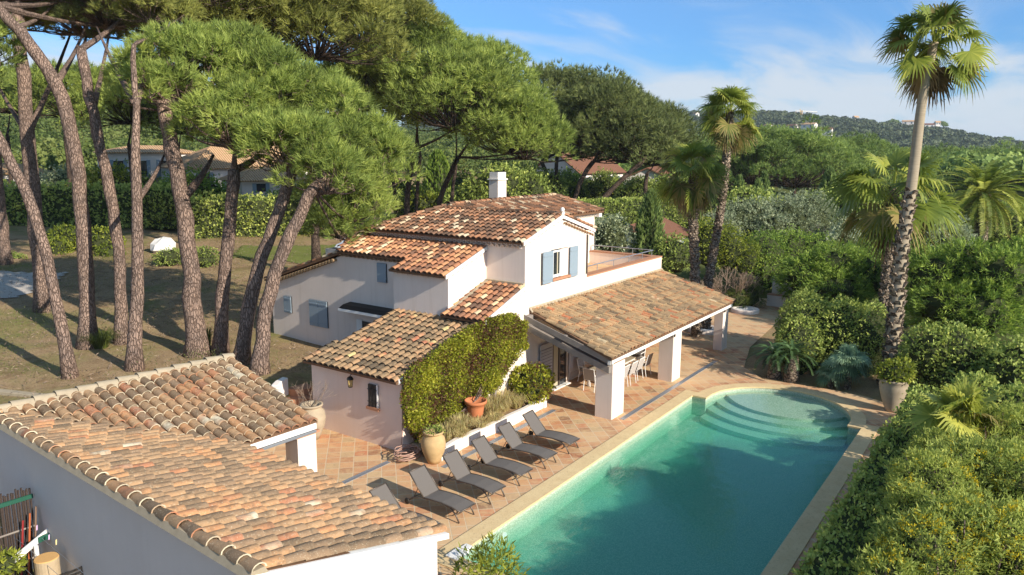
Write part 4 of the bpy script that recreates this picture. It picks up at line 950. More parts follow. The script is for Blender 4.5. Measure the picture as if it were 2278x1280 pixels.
# second row of crowns above and behind
BG = 'broad umbrella pines behind the villa'
def far_pine(lab, bx, by, k, trunk, domes, seed, mat='pine', bark='bark_dark', r0=.45, group=BG, **kw):
    b = AD(bx, by, k); b[2] = HT(b[0], b[1]); pine(lab, [b]+[AD(x, y, k) for x, y in trunk], r0, r0*.6, domes, group, mat=mat, bark=bark, seed=seed, **kw)
kw = dict(cr=1.5, tufts=58, bl=10, L=.58, w=.062)
far_pine('tall pine whose yellowish crown fills the top edge left of centre', 700, 470, 52, [(690, 300), (660, 170)], [dome(560, 60, 50, 5.6, 3.5), dome(700, 90, 52, 5.5, 3.5), dome(380, 60, 54, 4.5, 3)], 51, 'pine_yellow', **kw)
far_pine('pine reaching past the top edge above the blue sky notch', 840, 470, 66, [(830, 300), (810, 150)], [dome(790, 60, 64, 6, 4.5), dome(640, 0, 66, 7, 4), dome(860, 20, 70, 3.5, 2.6)], 52, 'pine_yellow', **kw)
kw['cr'] = 1.6
far_pine('huge domed pine standing left in the dark trunks behind the villa', 905, 480, 72, [(905, 420), (925, 330)], [dome(930, 200, 68, 6.0, 5), dome(1010, 250, 64, 5.5, 4.0), dome(800, 220, 70, 4.5, 3)], 53, **kw)
far_pine('domed pine with the rightmost crown edge against the sky above the chimney', 960, 478, 74, [(985, 420), (1020, 350)], [dome(1060, 240, 70, 5.6, 5.2), dome(1130, 310, 67, 4.6, 3.6), dome(1165, 330, 66, 3.4, 2.6)], 54, **kw)
for i, (x, x1, yt) in enumerate(((878, 862, 340), (925, 935, 345), (1003, 1015, 370))):
    far_pine(('dark slanting trunk pine at the left of the trunk group behind the ridge', 'twin dark trunk pine in the middle of the group behind the ridge', 'pale thin pine with light bark left of the chimney')[i], x, 478, 80, [(x+2, 430), (x1, yt)], [dome(x1-20+i*10, 250, 78, 3.6, 2.4)], 55+i, r0=.34+.0*i, **kw)
# pines by the white house
kw = dict(cr=1.7, tufts=46, bl=9, L=.60, w=.075)
DG = 'leaning pines in front of the white neighbour house'
far_pine('pine with an upright dark trunk left before the white house', 1228, 440, 92, [(1222, 400), (1205, 360)], [dome(1250, 265, 92, 6.5, 5), dome(1330, 255, 96, 5, 3.5), dome(1285, 335, 94, 4, 2.6)], 61, 'pine_dark', group=DG, **kw)
far_pine('pine with a wavy trunk before the brown roof of the white house', 1250, 440, 90, [(1235, 390), (1240, 340)], [dome(1300, 300, 88, 5, 3.6)], 62, 'pine_dark', group=DG, r0=.42, **kw)
far_pine('pine leaning right across the white gable', 1270, 450, 88, [(1290, 400), (1320, 360)], [dome(1340, 290, 88, 6, 4.5), dome(1400, 310, 92, 5.5, 4.2), dome(1385, 345, 88, 4, 2.4)], 63, 'pine_dark', group=DG, r0=.5, **kw)
far_pine('pine with the long low trunk leaning far right above the clipped hedge', 1300, 462, 84, [(1370, 410), (1440, 350)], [dome(1420, 330, 86, 5, 3.6), dome(1460, 330, 90, 4.5, 3.8)], 64, 'pine_dark', group=DG, r0=.5, **kw)
far_pine('dark short pine directly behind the tall columnar cypress', 1440, 455, 88, [(1435, 420), (1440, 385)], [dome(1455, 350, 90, 4.5, 2.6)], 65, 'pine_dark', group=DG, **kw)
# right middle distance pines
EG = 'dense pines in the middle distance on the right'
kw = dict(cr=1.8, tufts=46, bl=9, L=.60, w=.085)
for i, (x, y, k, Rr, lab) in enumerate((
    (1600, 345, 118, 6.5, 'round pine crown between the two left fan palms'), (1680, 330, 112, 7.0, 'bright pine crown right of the left fan palms'), (1770, 335, 112, 7.6, 'widest pine crown of the middle distance, over dark forked limbs'),
    (1850, 350, 120, 6.0, 'pine crown left of the broad fan palm on the right'), (1540, 330, 125, 6.0, 'pine crown half hidden behind the left fan palms'), (1960, 352, 150, 8, 'pine crown behind the tall palm trunk'),
    (2085, 352, 170, 9, 'flat pine crown behind the feathery date palm'), (2220, 352, 180, 10, 'low pine crown at the right edge of the middle distance'), (1480, 345, 130, 5, 'pine crown just right of the leaning pines'), (1725, 318, 140, 8, 'pine crown seen above and between the two widest crowns'), (1640, 312, 150, 8, 'pine crown peeking over the bright crown by the left palms'), (1900, 330, 138, 7, 'pine crown right of the lone slim cypress'))):
    kw2 = dict(kw); kw2['cr'] = 1.4*k/115
    far_pine(lab, x, 470, k, [(x-5, 430), (x+4, 395)], [dome(x, y+52, k, Rr*1.15, Rr*.72)], 70+i, 'pine_far', group=EG, r0=.5, ncl=66, density=1, **kw2)

# ------------------------------------------------------------------ hills, far forest
def lowblob(C, Rr, g, n=14, flat=.75, size=.55):
    K = len(C); sp = unit(g.normal(0, 1, (K*n, 3))); sp[:, 2] = np.abs(sp[:, 2])*1.1-.15; c = np.repeat(C, n, 0)+sp*np.repeat(Rr, n)[:, None]*np.array([1, 1, flat])
    d = unit(np.cross(sp+g.normal(0, .7, sp.shape), g.normal(0, 1, (K*n, 3)))); e = unit(np.cross(sp+g.normal(0, .5, sp.shape), d)); s = (np.repeat(Rr, n)*size*g.uniform(.6, 1.2, K*n))[:, None]
    V = np.stack([c-d*s, c+e*s*.9, c+d*s, c-e*s*.9+sp*s*.3], 1).reshape(-1, 3); t = np.clip(np.repeat(g.uniform(.15, .85, K), n)+g.normal(0, .10, K*n), 0, 1); return V, np.arange(K*n*4).reshape(-1, 4), t
def ridge_y(px): return np.interp(px, [900, 1300, 1440, 1560, 1690, 1760, 1840, 1900, 2000, 2090, 2160, 2240, 2300, 2500], [262, 246, 248, 254, 254, 258, 268, 272, 284, 292, 304, 316, 322, 332])
xs_ = np.linspace(900, 2500, 90); rows = []
for px in xs_:
    dl = 1150; zt = AD(px, ridge_y(px), dl)[2]-7
    f = ray(px, 336); f = f/np.hypot(f[0], f[1]); r_ = []
    for s in np.linspace(0, 1.35, 12):
        d_ = 480+(dl-480)*s; h = zt*smooth(0, 1, s) if s <= 1 else zt*(1-(s-1)*1.5); r_.append((f[0]*d_, f[1]*d_, max(4.5, 4.5+(h-4.5)*1.0)))
    rows.append(r_)
A = np.array(rows); nI, nJ = A.shape[:2]; ii, jj = np.meshgrid(np.arange(nI-1), np.arange(nJ-1), indexing='ij'); a = (ii*nJ+jj).ravel()
tag(mk('hill', A.reshape(-1, 3), np.stack([a, a+1, a+nJ+1, a+nJ], 1), M['farground'], smooth_=True), kind='structure')
g = np.random.default_rng(5); K = 5200; u_ = g.uniform(0, nI-1.01, K); v_ = g.uniform(0, 1, K)*8.6
iu = u_.astype(int); jv = v_.astype(int); fu = (u_-iu)[:, None]; fv = (v_-jv)[:, None]
C = (A[iu, jv]*(1-fu)+A[iu+1, jv]*fu)*(1-fv)+(A[iu, jv+1]*(1-fu)+A[iu+1, jv+1]*fu)*fv
Rr = g.uniform(3, 6.5, K); C[:, 2] += Rr*.5
M['forest_far'] = leafmat('far_woodland_leaves', [(0, (.04, .06, .035, 1)), (.5, (.08, .11, .055, 1)), (1, (.15, .18, .085, 1))], .1)
V, F, T = lowblob(C, Rr, g, 60, .75, .22); tag(mk('hillside_woodland', V, F, M['forest_far'], None, T), 'dark woodland covering the far hill under the horizon', 'woodland', kind='stuff')
# flat forest between the near trees and the hill
K = 2600; az = g.uniform(-.62, .62, K)*0; px = g.uniform(1250, 2700, K); d_ = 170+330*g.uniform(0, 1, K)**.8
C = []
for i in range(K): f = ray(px[i], 336); f = f/np.hypot(f[0], f[1]); C.append((f[0]*d_[i], f[1]*d_[i], 6.4+1.2*sin(i*1.7)))
C = np.array(C); V, F, T = lowblob(C, g.uniform(3.2, 5.5, K), g, 110, .7, .14)
tag(mk('woodland', V, F, M['pine_far'], None, T), 'green pine woodland stretching flat towards the far hill', 'woodland', kind='stuff')
# wooded slope rising on the left behind the neighbour houses
pxs = np.linspace(-500, 1250, 60); rows = []
for q in pxs:
    f = ray(q, 331); f = f/np.hypot(f[0], f[1]); zt = np.interp(q, [-500, 0, 300, 700, 1250], [30, 27, 22, 16, 9]); rows.append([(f[0]*dd, f[1]*dd, 4.0+(zt-4)*smooth(150, 330, dd)) for dd in np.linspace(150, 520, 10)])
A = np.array(rows); nI, nJ = A.shape[:2]; ii, jj = np.meshgrid(np.arange(nI-1), np.arange(nJ-1), indexing='ij'); a = (ii*nJ+jj).ravel()
tag(mk('slope', A.reshape(-1, 3), np.stack([a, a+1, a+nJ+1, a+nJ], 1), M['farground'], smooth_=True), kind='structure')
K = 1500; u_ = g.uniform(0, nI-1.01, K); v_ = g.uniform(0, 8.6, K)*g.uniform(.3, 1, K); iu = u_.astype(int); jv = v_.astype(int); fu = (u_-iu)[:, None]; fv = (v_-jv)[:, None]
C = (A[iu, jv]*(1-fu)+A[iu+1, jv]*fu)*(1-fv)+(A[iu, jv+1]*(1-fu)+A[iu+1, jv+1]*fu)*fv; Rr = g.uniform(2.5, 5, K); C[:, 2] += Rr*.6
M['forest_left'] = leafmat('slope_woodland_leaves', [(0, (.05, .08, .02, 1)), (.5, (.13, .18, .045, 1)), (1, (.25, .28, .08, 1))], .25)
V, F, T = lowblob(C, Rr, g, 260, .85, .075); tag(mk('slope_woodland', V, F, M['forest_left'], None, T), 'light green woodland on the slope behind the left trunks', 'woodland', kind='stuff')
# umbrella pine silhouettes and houses on the hill
for i, (x, y, lab) in enumerate(((2090, 280, 'small umbrella pine silhouette standing free on the hill crest at right'), (1985, 276, 'flat umbrella pine on the crest behind the tall palm trunk'), (2238, 314, 'last little tree of the hill crest near the right edge'))):
    pb = AD(x, y+8, 1020); pine(lab, [pb, pb+np.array([0, 0, 4.])], .5, .4, [(pb[0], pb[1], pb[2]+4.5, 8.5, 3.6)], seed=90+i, mat='pine_far', bark='bark_dark', ncl=30, cr=2.4, tufts=30, bl=4, L=1.6, w=1.0, twigs=False)
def house(name, label, c, wx, wy, h, rh, rz, wall='stucco_white', roofc='tile_main', wins=3, door=True, group=None, hip=False, cat='house', ov=.4):
    t = thing(name, label, cat, c, rz, group); o_ = [0]
    def ob(nm, mb, mt, par=t):
        q = mb.build(nm, mt); q.parent = par; return q
    w_ = MB(); w_.box(-wx/2, wx/2, -wy/2, wy/2, -1, h)
    if not hip: w_.prism([(-wx/2, -wy/2, h), (-wx/2, wy/2, h), (-wx/2, 0, h+rh)], (wx, 0, 0))
    ob('wall', w_, M[wall])
    W2, Y2 = wx/2+ov, wy/2+ov; rf = MB(); hx = wy/2 if hip else 0; th = .14; e = h-ov*rh/(wy/2)
    rf.add([(-W2, -Y2, e), (W2, -Y2, e), (W2-hx, 0, h+rh), (-W2+hx, 0, h+rh)], [(0, 1, 2, 3)]); rf.add([(-W2, Y2, e), (W2, Y2, e), (W2-hx, 0, h+rh), (-W2+hx, 0, h+rh)], [(3, 2, 1, 0)])
    if hip: rf.add([(-W2, -Y2, e), (-W2, Y2, e), (-W2+hx, 0, h+rh)], [(0, 2, 1)]); rf.add([(W2, -Y2, e), (W2, Y2, e), (W2-hx, 0, h+rh)], [(0, 1, 2)])
    q = ob('roof', rf, M[roofc+'_far'] if roofc+'_far' in M else M[roofc]); md = q.modifiers.new('thick', 'SOLIDIFY'); md.thickness = th; md.offset = 1
    for i in range(wins):
        x = -wx/2+wx*(i+.5)/wins
        for s in (-1, 1):
            a_, b_ = sorted((s*wy/2, s*(wy/2+.04))); f = ob('window', MB().box(x-.55, x+.55, a_, b_, h*.38, h*.80), M['glass'])
            a_, b_ = sorted((s*wy/2, s*(wy/2+.07))); ob('shutter', MB().box(x-1.0, x-.56, a_, b_, h*.36, h*.82), M['blue'], f); ob('shutter', MB().box(x+.56, x+1.0, a_, b_, h*.36, h*.82), M['blue'], f)
    for s in (-1, 1):
        a_, b_ = sorted((s*wx/2, s*(wx/2+.04))); ob('window', MB().box(a_, b_, -.6, .6, h*.4, h*.8), M['glass'])
    if door: ob('door', MB().box(wx*.12, wx*.12+1.1, -wy/2-.05, -wy/2, 0, 2.1), M['greyshut'])
    return t
for nm, st in (('tile_main', [RGB(120, 84, 66), RGB(146, 104, 82)]), ('tile_tan', [RGB(190, 150, 110), RGB(214, 176, 134)])):
    m = N(nm+'_roof_rows', .95, .1); wv_ = m.n('ShaderNodeTexWave'); wv_.bands_direction = 'X'; m.l(m.c, wv_.inputs[0]); wv_.inputs['Scale'].default_value = 1.05
    c = m.mix(m.noise(3.5, 5, .7), *st); c = m.mix(m.mr(wv_.outputs[1], .0, .5, .6, 0), c, RGB(84, 60, 46)); m.col(c); m.bump(wv_.outputs[1], .8, .08); M[nm+'_far'] = m.m
M['tile_tan'] = M['tile_tan_far']
def hz(x, y, k): p = AD(x, y, k); return (p[0], p[1], p[2])
HG = 'little villas scattered on the far hill'
for i, (x, y, k, s, lab) in enumerate(((1490, 262, 900, 12, 'pink roofed villa highest on the left part of the far hill'), (1548, 262, 900, 8, 'small villa just left of the left palm crown on the hill'), (1707, 291, 760, 9, 'orange roofed villa right of the left palm crown at the foot of the hill'), (1762, 291, 760, 10, 'pale pink villa below the crane'), (1800, 288, 740, 13, 'larger orange roofed villa right of the crane'), (1838, 301, 640, 9, 'low villa at the hill foot right of the crane'), (2020, 280, 900, 13, 'white villa behind the tall palm trunk near the crest'), (2066, 287, 900, 10, 'white villa right of the tall palm trunk'), (2085, 281, 980, 6, 'white villa under the crest pine'), (1700, 262, 950, 8, 'pale villa half hidden in trees near the crest'), (1903, 270, 930, 7, 'tiny villa on the crest left of the tall palm'))):
    house('hill_villa', lab, hz(x, y-1, k), s, s*.6, 4.2, 1.6, .6+.2*i, wins=2, door=False, group=HG, roofc='tile_main' if i % 2 else 'tile_tan')
# crane
cp_ = AD(1781, 281, 900); t = thing('tower_crane', 'yellow tower crane with a white jib on the far hill', 'crane', cp_)
M['crane_yellow'] = plain('crane_yellow_paint', RGB(214, 164, 60), .6, .3); kk = 900/1698
H1 = 34*kk; mb = MB()
for sx_ in (-.7, .7):
    for sy_ in (-.7, .7): mb.box(cp_[0]+sx_-.2, cp_[0]+sx_+.2, cp_[1]+sy_-.2, cp_[1]+sy_+.2, cp_[2]-4, cp_[2]+H1)
for i in range(14):
    z0 = cp_[2]+i*H1/14; mb.tube([(cp_[0]-.7, cp_[1]-.7, z0), (cp_[0]+.7, cp_[1]-.7, z0+H1/14)], .14, 4); mb.tube([(cp_[0]-.7, cp_[1]+.7, z0), (cp_[0]-.7, cp_[1]-.7, z0+H1/14)], .14, 4)
mb.build('mast', M['crane_yellow'], t)
a_ = AD(1769, 248, 900); b_ = AD(1818, 250, 900); top_ = AD(1780, 243, 900)
mb = MB().tube([a_, b_], .45, 4).tube([a_+np.array([0, 0, 1.4]), b_+np.array([0, 0, .6])], .22, 4)
for i in range(16): q = a_+(b_-a_)*i/16; mb.tube([q, q+(b_-a_)/32+np.array([0, 0, 1.2])], .14, 4); mb.tube([q+(b_-a_)/16, q+(b_-a_)/32+np.array([0, 0, 1.2])], .14, 4)
mb.build('jib', M['white'], t); MB().box(a_[0]-.5, a_[0]+1.6, a_[1]-.8, a_[1]+.8, a_[2]-1.8, a_[2]).build('counterweight', M['mortar'], t); MB().tube([AD(1780, 250, 900), top_], .4, 4).build('apex', M['crane_yellow'], t)
# ------------------------------------------------------------------ neighbour houses
def at_ground(x, y, k):
    p = AD(x, y, k); p[2] = HT(p[0], p[1]); return p
p = at_ground(1285, 440, 118); house('white_house', 'white house with a brown tiled gable roof behind the leaning pines', (p[0], p[1], p[2]-.3), 11, 9, 3.6, 2.9, radians(-8), wins=3)
p = at_ground(1450, 430, 112); house('tan_house', 'low house with a pale brown roof behind the cypress', (p[0], p[1], p[2]), 11, 7, 2.6, 1.6, .3, roofc='tile_main')
p = at_ground(560, 445, 104); house('long_house', 'long low house with tan hipped roof behind the leaning pines on the left', (p[0], p[1], p[2]+1.2), 20, 11, 3.2, 2.6, radians(-14), roofc='tile_tan', hip=True, wins=5, wall='stucco_white')
p = at_ground(600, 455, 92); house('pavilion', 'small pavilion with a tan hipped roof in front of the long house', (p[0], p[1], p[2]+1.5), 9, 6, 2.2, 1.3, radians(-14), roofc='tile_tan', hip=True, wins=2, cat='pavilion', wall='stucco_pink')
p = at_ground(335, 450, 104); t = house('modern_house', 'two storey modern house with a wide garage door behind the left trunks', (p[0], p[1], p[2]+.8), 11, 8, 5.2, .8, radians(-20), roofc='tile_tan', hip=True, wins=4, door=False, wall='stucco_white')
q = MB().box(-1.6, 1.6, -4.06, -4.0, 0, 2.2).build('garage_door', M['mortar']); q.parent = t
p = at_ground(15, 450, 92); house('white_garden_house', 'bright white garden house at the left edge behind the pines', (p[0], p[1], p[2]+.6), 8, 6, 3.2, 1.0, .2, roofc='tile_tan', wins=2, hip=True)
p = AD(1432, 506, 72); house('low_neighbour_house', 'low neighbour house with brown tiled roof between the cypress and the left fan palm', (p[0], p[1], 0), 11, 6, 2.4, 1.3, radians(8), wins=3)
p = AD(1395, 545, 60); house('tiled_shed', 'small shed roof of pale tiles just behind the terrace railing', (p[0], p[1], 0), 7, 4, 1.2, .8, radians(4), wins=0, door=False, cat='shed')
# garden wall on the right, behind the terrace
t = thing('garden_wall', 'low cream wall with steps at the far end of the terrace beside the bare shrub', 'garden wall', AZ(1720, 680))
b = AZ(1705, 680); MB().box(b[0], b[0]+.5, b[1]-4, b[1], 0, .75).build('lower_tier', M['stucco'], t); MB().box(b[0]+1.8, b[0]+2.2, b[1]-4, b[1]+.2, 0, 1.7).build('upper_tier', M['stucco'], t); MB().box(b[0]-.02, b[0]+.54, b[1]-4, b[1]+.02, .75, .80).build('coping', M['terracotta'], t)
# stone-ringed beds
for i, (x, y, lab) in enumerate(((1566, 738, 'round stone edged bed of white pebbles around a dark palm trunk'), (1657, 694, 'round stone edged bed of white pebbles alone on the slabs'))):
    c = AZ(x, y); t = thing('pebble_bed', lab, 'planting bed', c); mb = MB().lathe(c, [(.62, .0), (.62, .2), (.68, .24), (.86, .24), (.9, .2), (.9, 0)], 36); mb.build('kerb', M['stucco'], t, True)
    g = np.random.default_rng(i); mb = MB().lathe(c, [(0, .19), (.63, .17)], 20).build('bed', M['pebble'], t)
    C_ = c+np.stack([(q_ := .6*np.sqrt(g.uniform(0, 1, 260)))*np.cos(a_ := g.uniform(0, 6.28, 260)), q_*np.sin(a_), np.full(260, .19)], 1)
    mb = MB()
    for q in C_: s = g.uniform(.02, .045); mb.add([q+np.array(v)*s for v in ((1, 0, 0), (0, 1, 0), (-1, 0, 0), (0, -1, 0), (0, 0, .9))], [(0, 1, 4), (1, 2, 4), (2, 3, 4), (3, 0, 4)])
    mb.build('pebbles', M['pebble'], t)
    if i: continue
# ------------------------------------------------------------------ palms
fw_g = 'tall fan palms'
b = np.array([*AZ(1570, 738)[:2], .1]); k = np.dot(b-CAM, fw)
fanpalm('taller fan palm of the left pair, crown against the sky', [b, AD(1572, 650, k), AD(1602, 480, k), AD(1615, 370, k), AD(1624, 250, k)], .25, .20, 1.0, 40, 101, fw_g, dead=9, elev=(-62, 82))
b = np.array([*AZ(1548, 748)[:2], 0]); k = np.dot(b-CAM, fw)
fanpalm('shorter fan palm of the left pair, with a skirt of yellow fronds', [b, AD(1546, 600, k), AD(1541, 480, k), AD(1543, 378, k)], .26, .23, 1.1, 42, 102, fw_g, dead=14, elev=(-68, 80))
b = AZ(1975, 855); k = np.dot(b-CAM, fw)
fanpalm('tallest fan palm, smooth upper trunk leaving the top edge at right', [b, AD(1990, 720, k), AD(2005, 560, k), AD(2030, 400, k), AD(2050, 230, k), AD(2078, 95, k)], .31, .18, 1.15, 36, 103, fw_g, dead=7, elev=(-60, 80), smooth_from=.57)
b = AZ(1955, 815); k = np.dot(b-CAM, fw)
fanpalm('broad fan palm whose crown spreads behind the tall trunk', [b, AD(1960, 720, k), AD(1975, 600, k), AD(1988, 420, k)], .24, .22, 1.5, 34, 104, fw_g, dead=5, elev=(-60, 80))
b = AD(2180, 560, 60); b[2] = .8
featherpalm('feathery date palm with orange lower fronds at the right edge', b, AD(2188, 432, 60), .55, .5, 96, 4.5, 105, leaf=.62, w=.035, pairs=46, elev=(-50, 84), arch=.8)
b = AZ(1722, 838); featherpalm('left one of two dark cycads beside the pool terrace', b, b+np.array([0, 0, .95]), .30, .22, 40, 1.3, 106, 'cycad', 'cycad', 'cycad', .18, 'cycads by the pool', (-10, 78), .022, 30)
b = AZ(1760, 846); featherpalm('right one of two dark cycads beside the pool terrace, partly in shade', b, b+np.array([0, 0, 1.15]), .32, .24, 44, 1.45, 107, 'cycad', 'cycad', 'cycad', .19, 'cycads by the pool', (-10, 78), .022, 30)
b = AZ(1885, 862); fanpalm('silvery dwarf fan palm, rounded, in front of the dark hedge', [b, b+np.array([.1, 0, .6]), b+np.array([.1, .1, 1.25])], .16, .14, .72, 52, 108, None, 0, 'bluepalm', elev=(-25, 85), seg=18, name='dwarf_fan_palm', boots=False, pet=.75, fan=.85, tnr=(.4, .95))
b = AZ(1848, 858); fanpalm('smaller dwarf fan palm at the left foot of the silvery one', [b, b+np.array([0, 0, .3]), b+np.array([0, 0, .6])], .12, .10, .58, 34, 109, None, 0, 'bluepalm', elev=(-15, 85), seg=16, name='dwarf_fan_palm', boots=False, pet=.75, fan=.85)
b = AD(2140, 985, 19.6); b = np.array([b[0], b[1], 0.]); tp = AD(2140, 945, 19.6)
fanpalm('young fan palm with big bright fronds rising from the hedge at lower right', [b, (b+tp)/2, tp], .12, .11, .92, 15, 110, None, 0, 'palm', elev=(5, 86), seg=30, boots=False, pet=.8, fan=1.1, name='young_fan_palm', tnr=(.6, 1))
# ------------------------------------------------------------------ cypresses, olives, hedges
def gz(x, y, k, z_=0): p = AD(x, y, k); return np.array([p[0], p[1], z_])
b = gz(1442, 590, 54); cypress('tall full columnar cypress behind the roof terrace', b, AD(1442, 428, 54)[2], 1.2, 120, dens=60)
CG = 'slim dark cypresses in the middle distance'
for i, (x, yt, k, r, lab) in enumerate(((1640, 395, 88, .95, 'leftmost slim cypress, just right of the taller left palm'), (1683, 400, 90, .85, 'middle slim cypress of the three beside the taller left palm'), (1696, 388, 92, .8, 'right slim cypress of the three beside the taller left palm'), (1838, 378, 88, 1.25, 'lone slim cypress under the middle pine crowns'), (1553, 470, 66, .5, 'thin cypress seen between the two left palm trunks'))):
    b = gz(x, 480, k, 1); cypress(lab, b, AD(x, yt, k)[2]-1, r, 121+i, CG, dens=30, L=.45, w=.09)
b = AT(124, 470); cypress('small dark cypress between the two leftmost pine trunks', gz(124, 450, 95, 3), 6, .9, 130, dens=20, L=.5, w=.12)
b = AT(975, 470); cypress('bright rounded cypress behind the group of dark trunks', gz(975, 450, 96, 2.5), 7.5, 2.0, 131, mat='conifer', dens=18, L=.5, w=.14)
OG = 'grey green olive trees beyond the hedges'
def bl(x, y, k, rx, ry=None, rz=None): p = AD(x, y, k); return (p[0], p[1], p[2], rx, ry or rx, rz or rx)
ol_ = dict(mat='olive', dens=26, L=.26, w=.075, n=5, group=OG, spread=.9, rough=.14)
def olive(lab, blobs, seed, **k_):
    q = dict(ol_); q.update(k_); b0 = np.array(blobs[0][:3]); t, _ = bush('olive_tree', lab, 'olive tree', blobs, loc=(b0[0], b0[1], 0), seed=seed, **q)
    MB().tube([(b0[0], b0[1], 0), (b0[0]+.1, b0[1], b0[2]*.5), b0], [.25, .2, .12], 8).build('trunk', M['bark_dark'], t)
olive('left olive tree, between the left palms and the pale one', [bl(1640, 505, 76, 2.2), bl(1600, 520, 74, 1.9), bl(1680, 490, 76, 1.9)], 140)
olive('wide pale olive tree in front of the dark pine limbs', [bl(1750, 500, 76, 2.6), bl(1800, 485, 78, 2.4), bl(1720, 520, 74, 1.8)], 141)
olive('olive tree behind the trunks of the tall right palms, leaves toned as if brightly lit', [bl(1905, 530, 62, 1.8), bl(1945, 545, 60, 1.6), bl(1880, 560, 60, 1.6)], 142, tn=(.6, .85))  # higher tone range puts the bright light into the leaf colour
olive('round olive tree right of the tall palm trunk', [bl(2080, 530, 58, 2.0), bl(2110, 550, 56, 1.6), bl(2050, 545, 58, 1.5)], 143)
baretree('bare_tree', 'bare pale branched tree left of the broad fan palm', gz(1890, 520, 66, 0), 4.8, .45, 144, 6, 4, .07, 'bare tree')
YG = 'bright yellow green shrubs below the left palms'
bu = dict(mat='hedge_yellow', dens=44, L=.16, w=.10, n=3, rough=.12)
bush('shrub', 'yellow green rounded shrub left of the shorter palm trunk', 'shrub', [bl(1500, 570, 52, 1.3, 1.3, 1.3), bl(1470, 585, 52, .9, .9, 1.2)], seed=150, group=YG, loc=gz(1500, 600, 52), **{**bu, 'mat': 'hedge'})
bush('shrub', 'bright yellow shrub showing between the two left palm trunks', 'shrub', [bl(1578, 545, 54, 1.2, 1.2, 1.7)], seed=151, group=YG, loc=gz(1578, 600, 54), **bu)
bush('shrub', 'yellow green shrub right of the taller left palm trunk', 'shrub', [bl(1620, 560, 54, 1.3, 1.3, 1.6), bl(1655, 575, 54, 1.0, 1.0, 1.4)], seed=152, group=YG, loc=gz(1620, 600, 54), **bu)
bush('hedge', 'long green hedge running right behind the bare shrub', 'hedge', [bl(1700, 575, 58, 2.0, 1.6, 1.9), bl(1760, 570, 60, 2.0, 1.6, 1.9), bl(1815, 575, 60, 1.7, 1.5, 1.8), bl(1700, 610, 57, 2.0, 1.2, 1.4)], seed=153, loc=gz(1740, 620, 58), **{**bu, 'mat': 'conifer'})
c = AZ(1640, 690); c = gz(1632, 650, 52, 0); baretree('bare_shrub', 'tangle of bare reddish brown stems behind the porch roof', c, 2.7, .42, 154, 18, 4, .055, up_=.55)
baretree('bare_shrub', 'smaller tangle of bare stems left of the shorter palm trunk', gz(1550, 650, 51, 0), 2.0, .42, 155, 12, 4, .045, up_=.55)
bush('shrub', 'dark low shrub at the foot of the cream garden wall', 'shrub', [bl(1668, 660, 52, .9, .9, .8), bl(1640, 668, 51, .8, .8, .6)], 'grass', 60, .3, .03, 156, loc=gz(1668, 680, 52), n=4)
for i, (x, y, k, Rr, lab) in enumerate(((150, 235, 82, 5.5, 'light green pine crown between the two leftmost trunks in the distance'), (290, 250, 84, 6, 'light green pine crown behind the crossing trunks in the distance'), (400, 275, 88, 5.5, 'light green pine crown behind the big forked trunk in the distance'), (20, 230, 86, 5, 'light green pine crown at the left edge in the distance'))):
    far_pine(lab, x, 440, k, [(x+6, 400), (x-4, y+70)], [dome(x, y, k, Rr, Rr*.6)], 400+i, 'pine', group='paler pines in the distance behind the left trunks', r0=.4, cr=1.6, tufts=46, bl=8, L=.6, w=.08)
for i, (x, y, k, r, mt, lab) in enumerate(((250, 420, 88, 2.6, 'hedge_yellow', 'light green shrubs before the modern house'), (420, 430, 84, 2.4, 'conifer', 'green conifer shrub between the modern house and the long house'), (150, 430, 90, 2.8, 'olive', 'grey green tree beside the small dark cypress'), (320, 485, 80, 1.8, 'conifer', 'conifer bush in front of the back hedge by the fork trunk'), (60, 470, 84, 2.4, 'hedge', 'dark bush rising above the back hedge at far left'), (690, 470, 78, 2.6, 'hedge_yellow', 'bright shrub right of the two leaning trunks'), (1262, 408, 104, 1.7, 'conifer', 'round green tree hiding the left end of the white house'), (1345, 412, 104, 1.8, 'hedge', 'dark green tree before the right end of the white house'), (1420, 425, 98, 1.8, 'hedge', 'green shrub before the low pale brown roofed house'), (620, 470, 82, 2.0, 'conifer', 'green bush seen between the leaning trunks'))):
    p = AD(x, y, k); bush('shrub', lab, 'shrub', [(p[0], p[1], p[2], r, r, r*.9), (p[0]+r*.9, p[1]-r*.6, p[2]-.6, r*.7, r*.7, r*.7), (p[0]-r*.8, p[1]+r*.6, p[2]-.8, r*.75, r*.75, r*.75)], mt, 26, .30, .14, 420+i, loc=(p[0], p[1], 1.5), n=4, rough=.2)
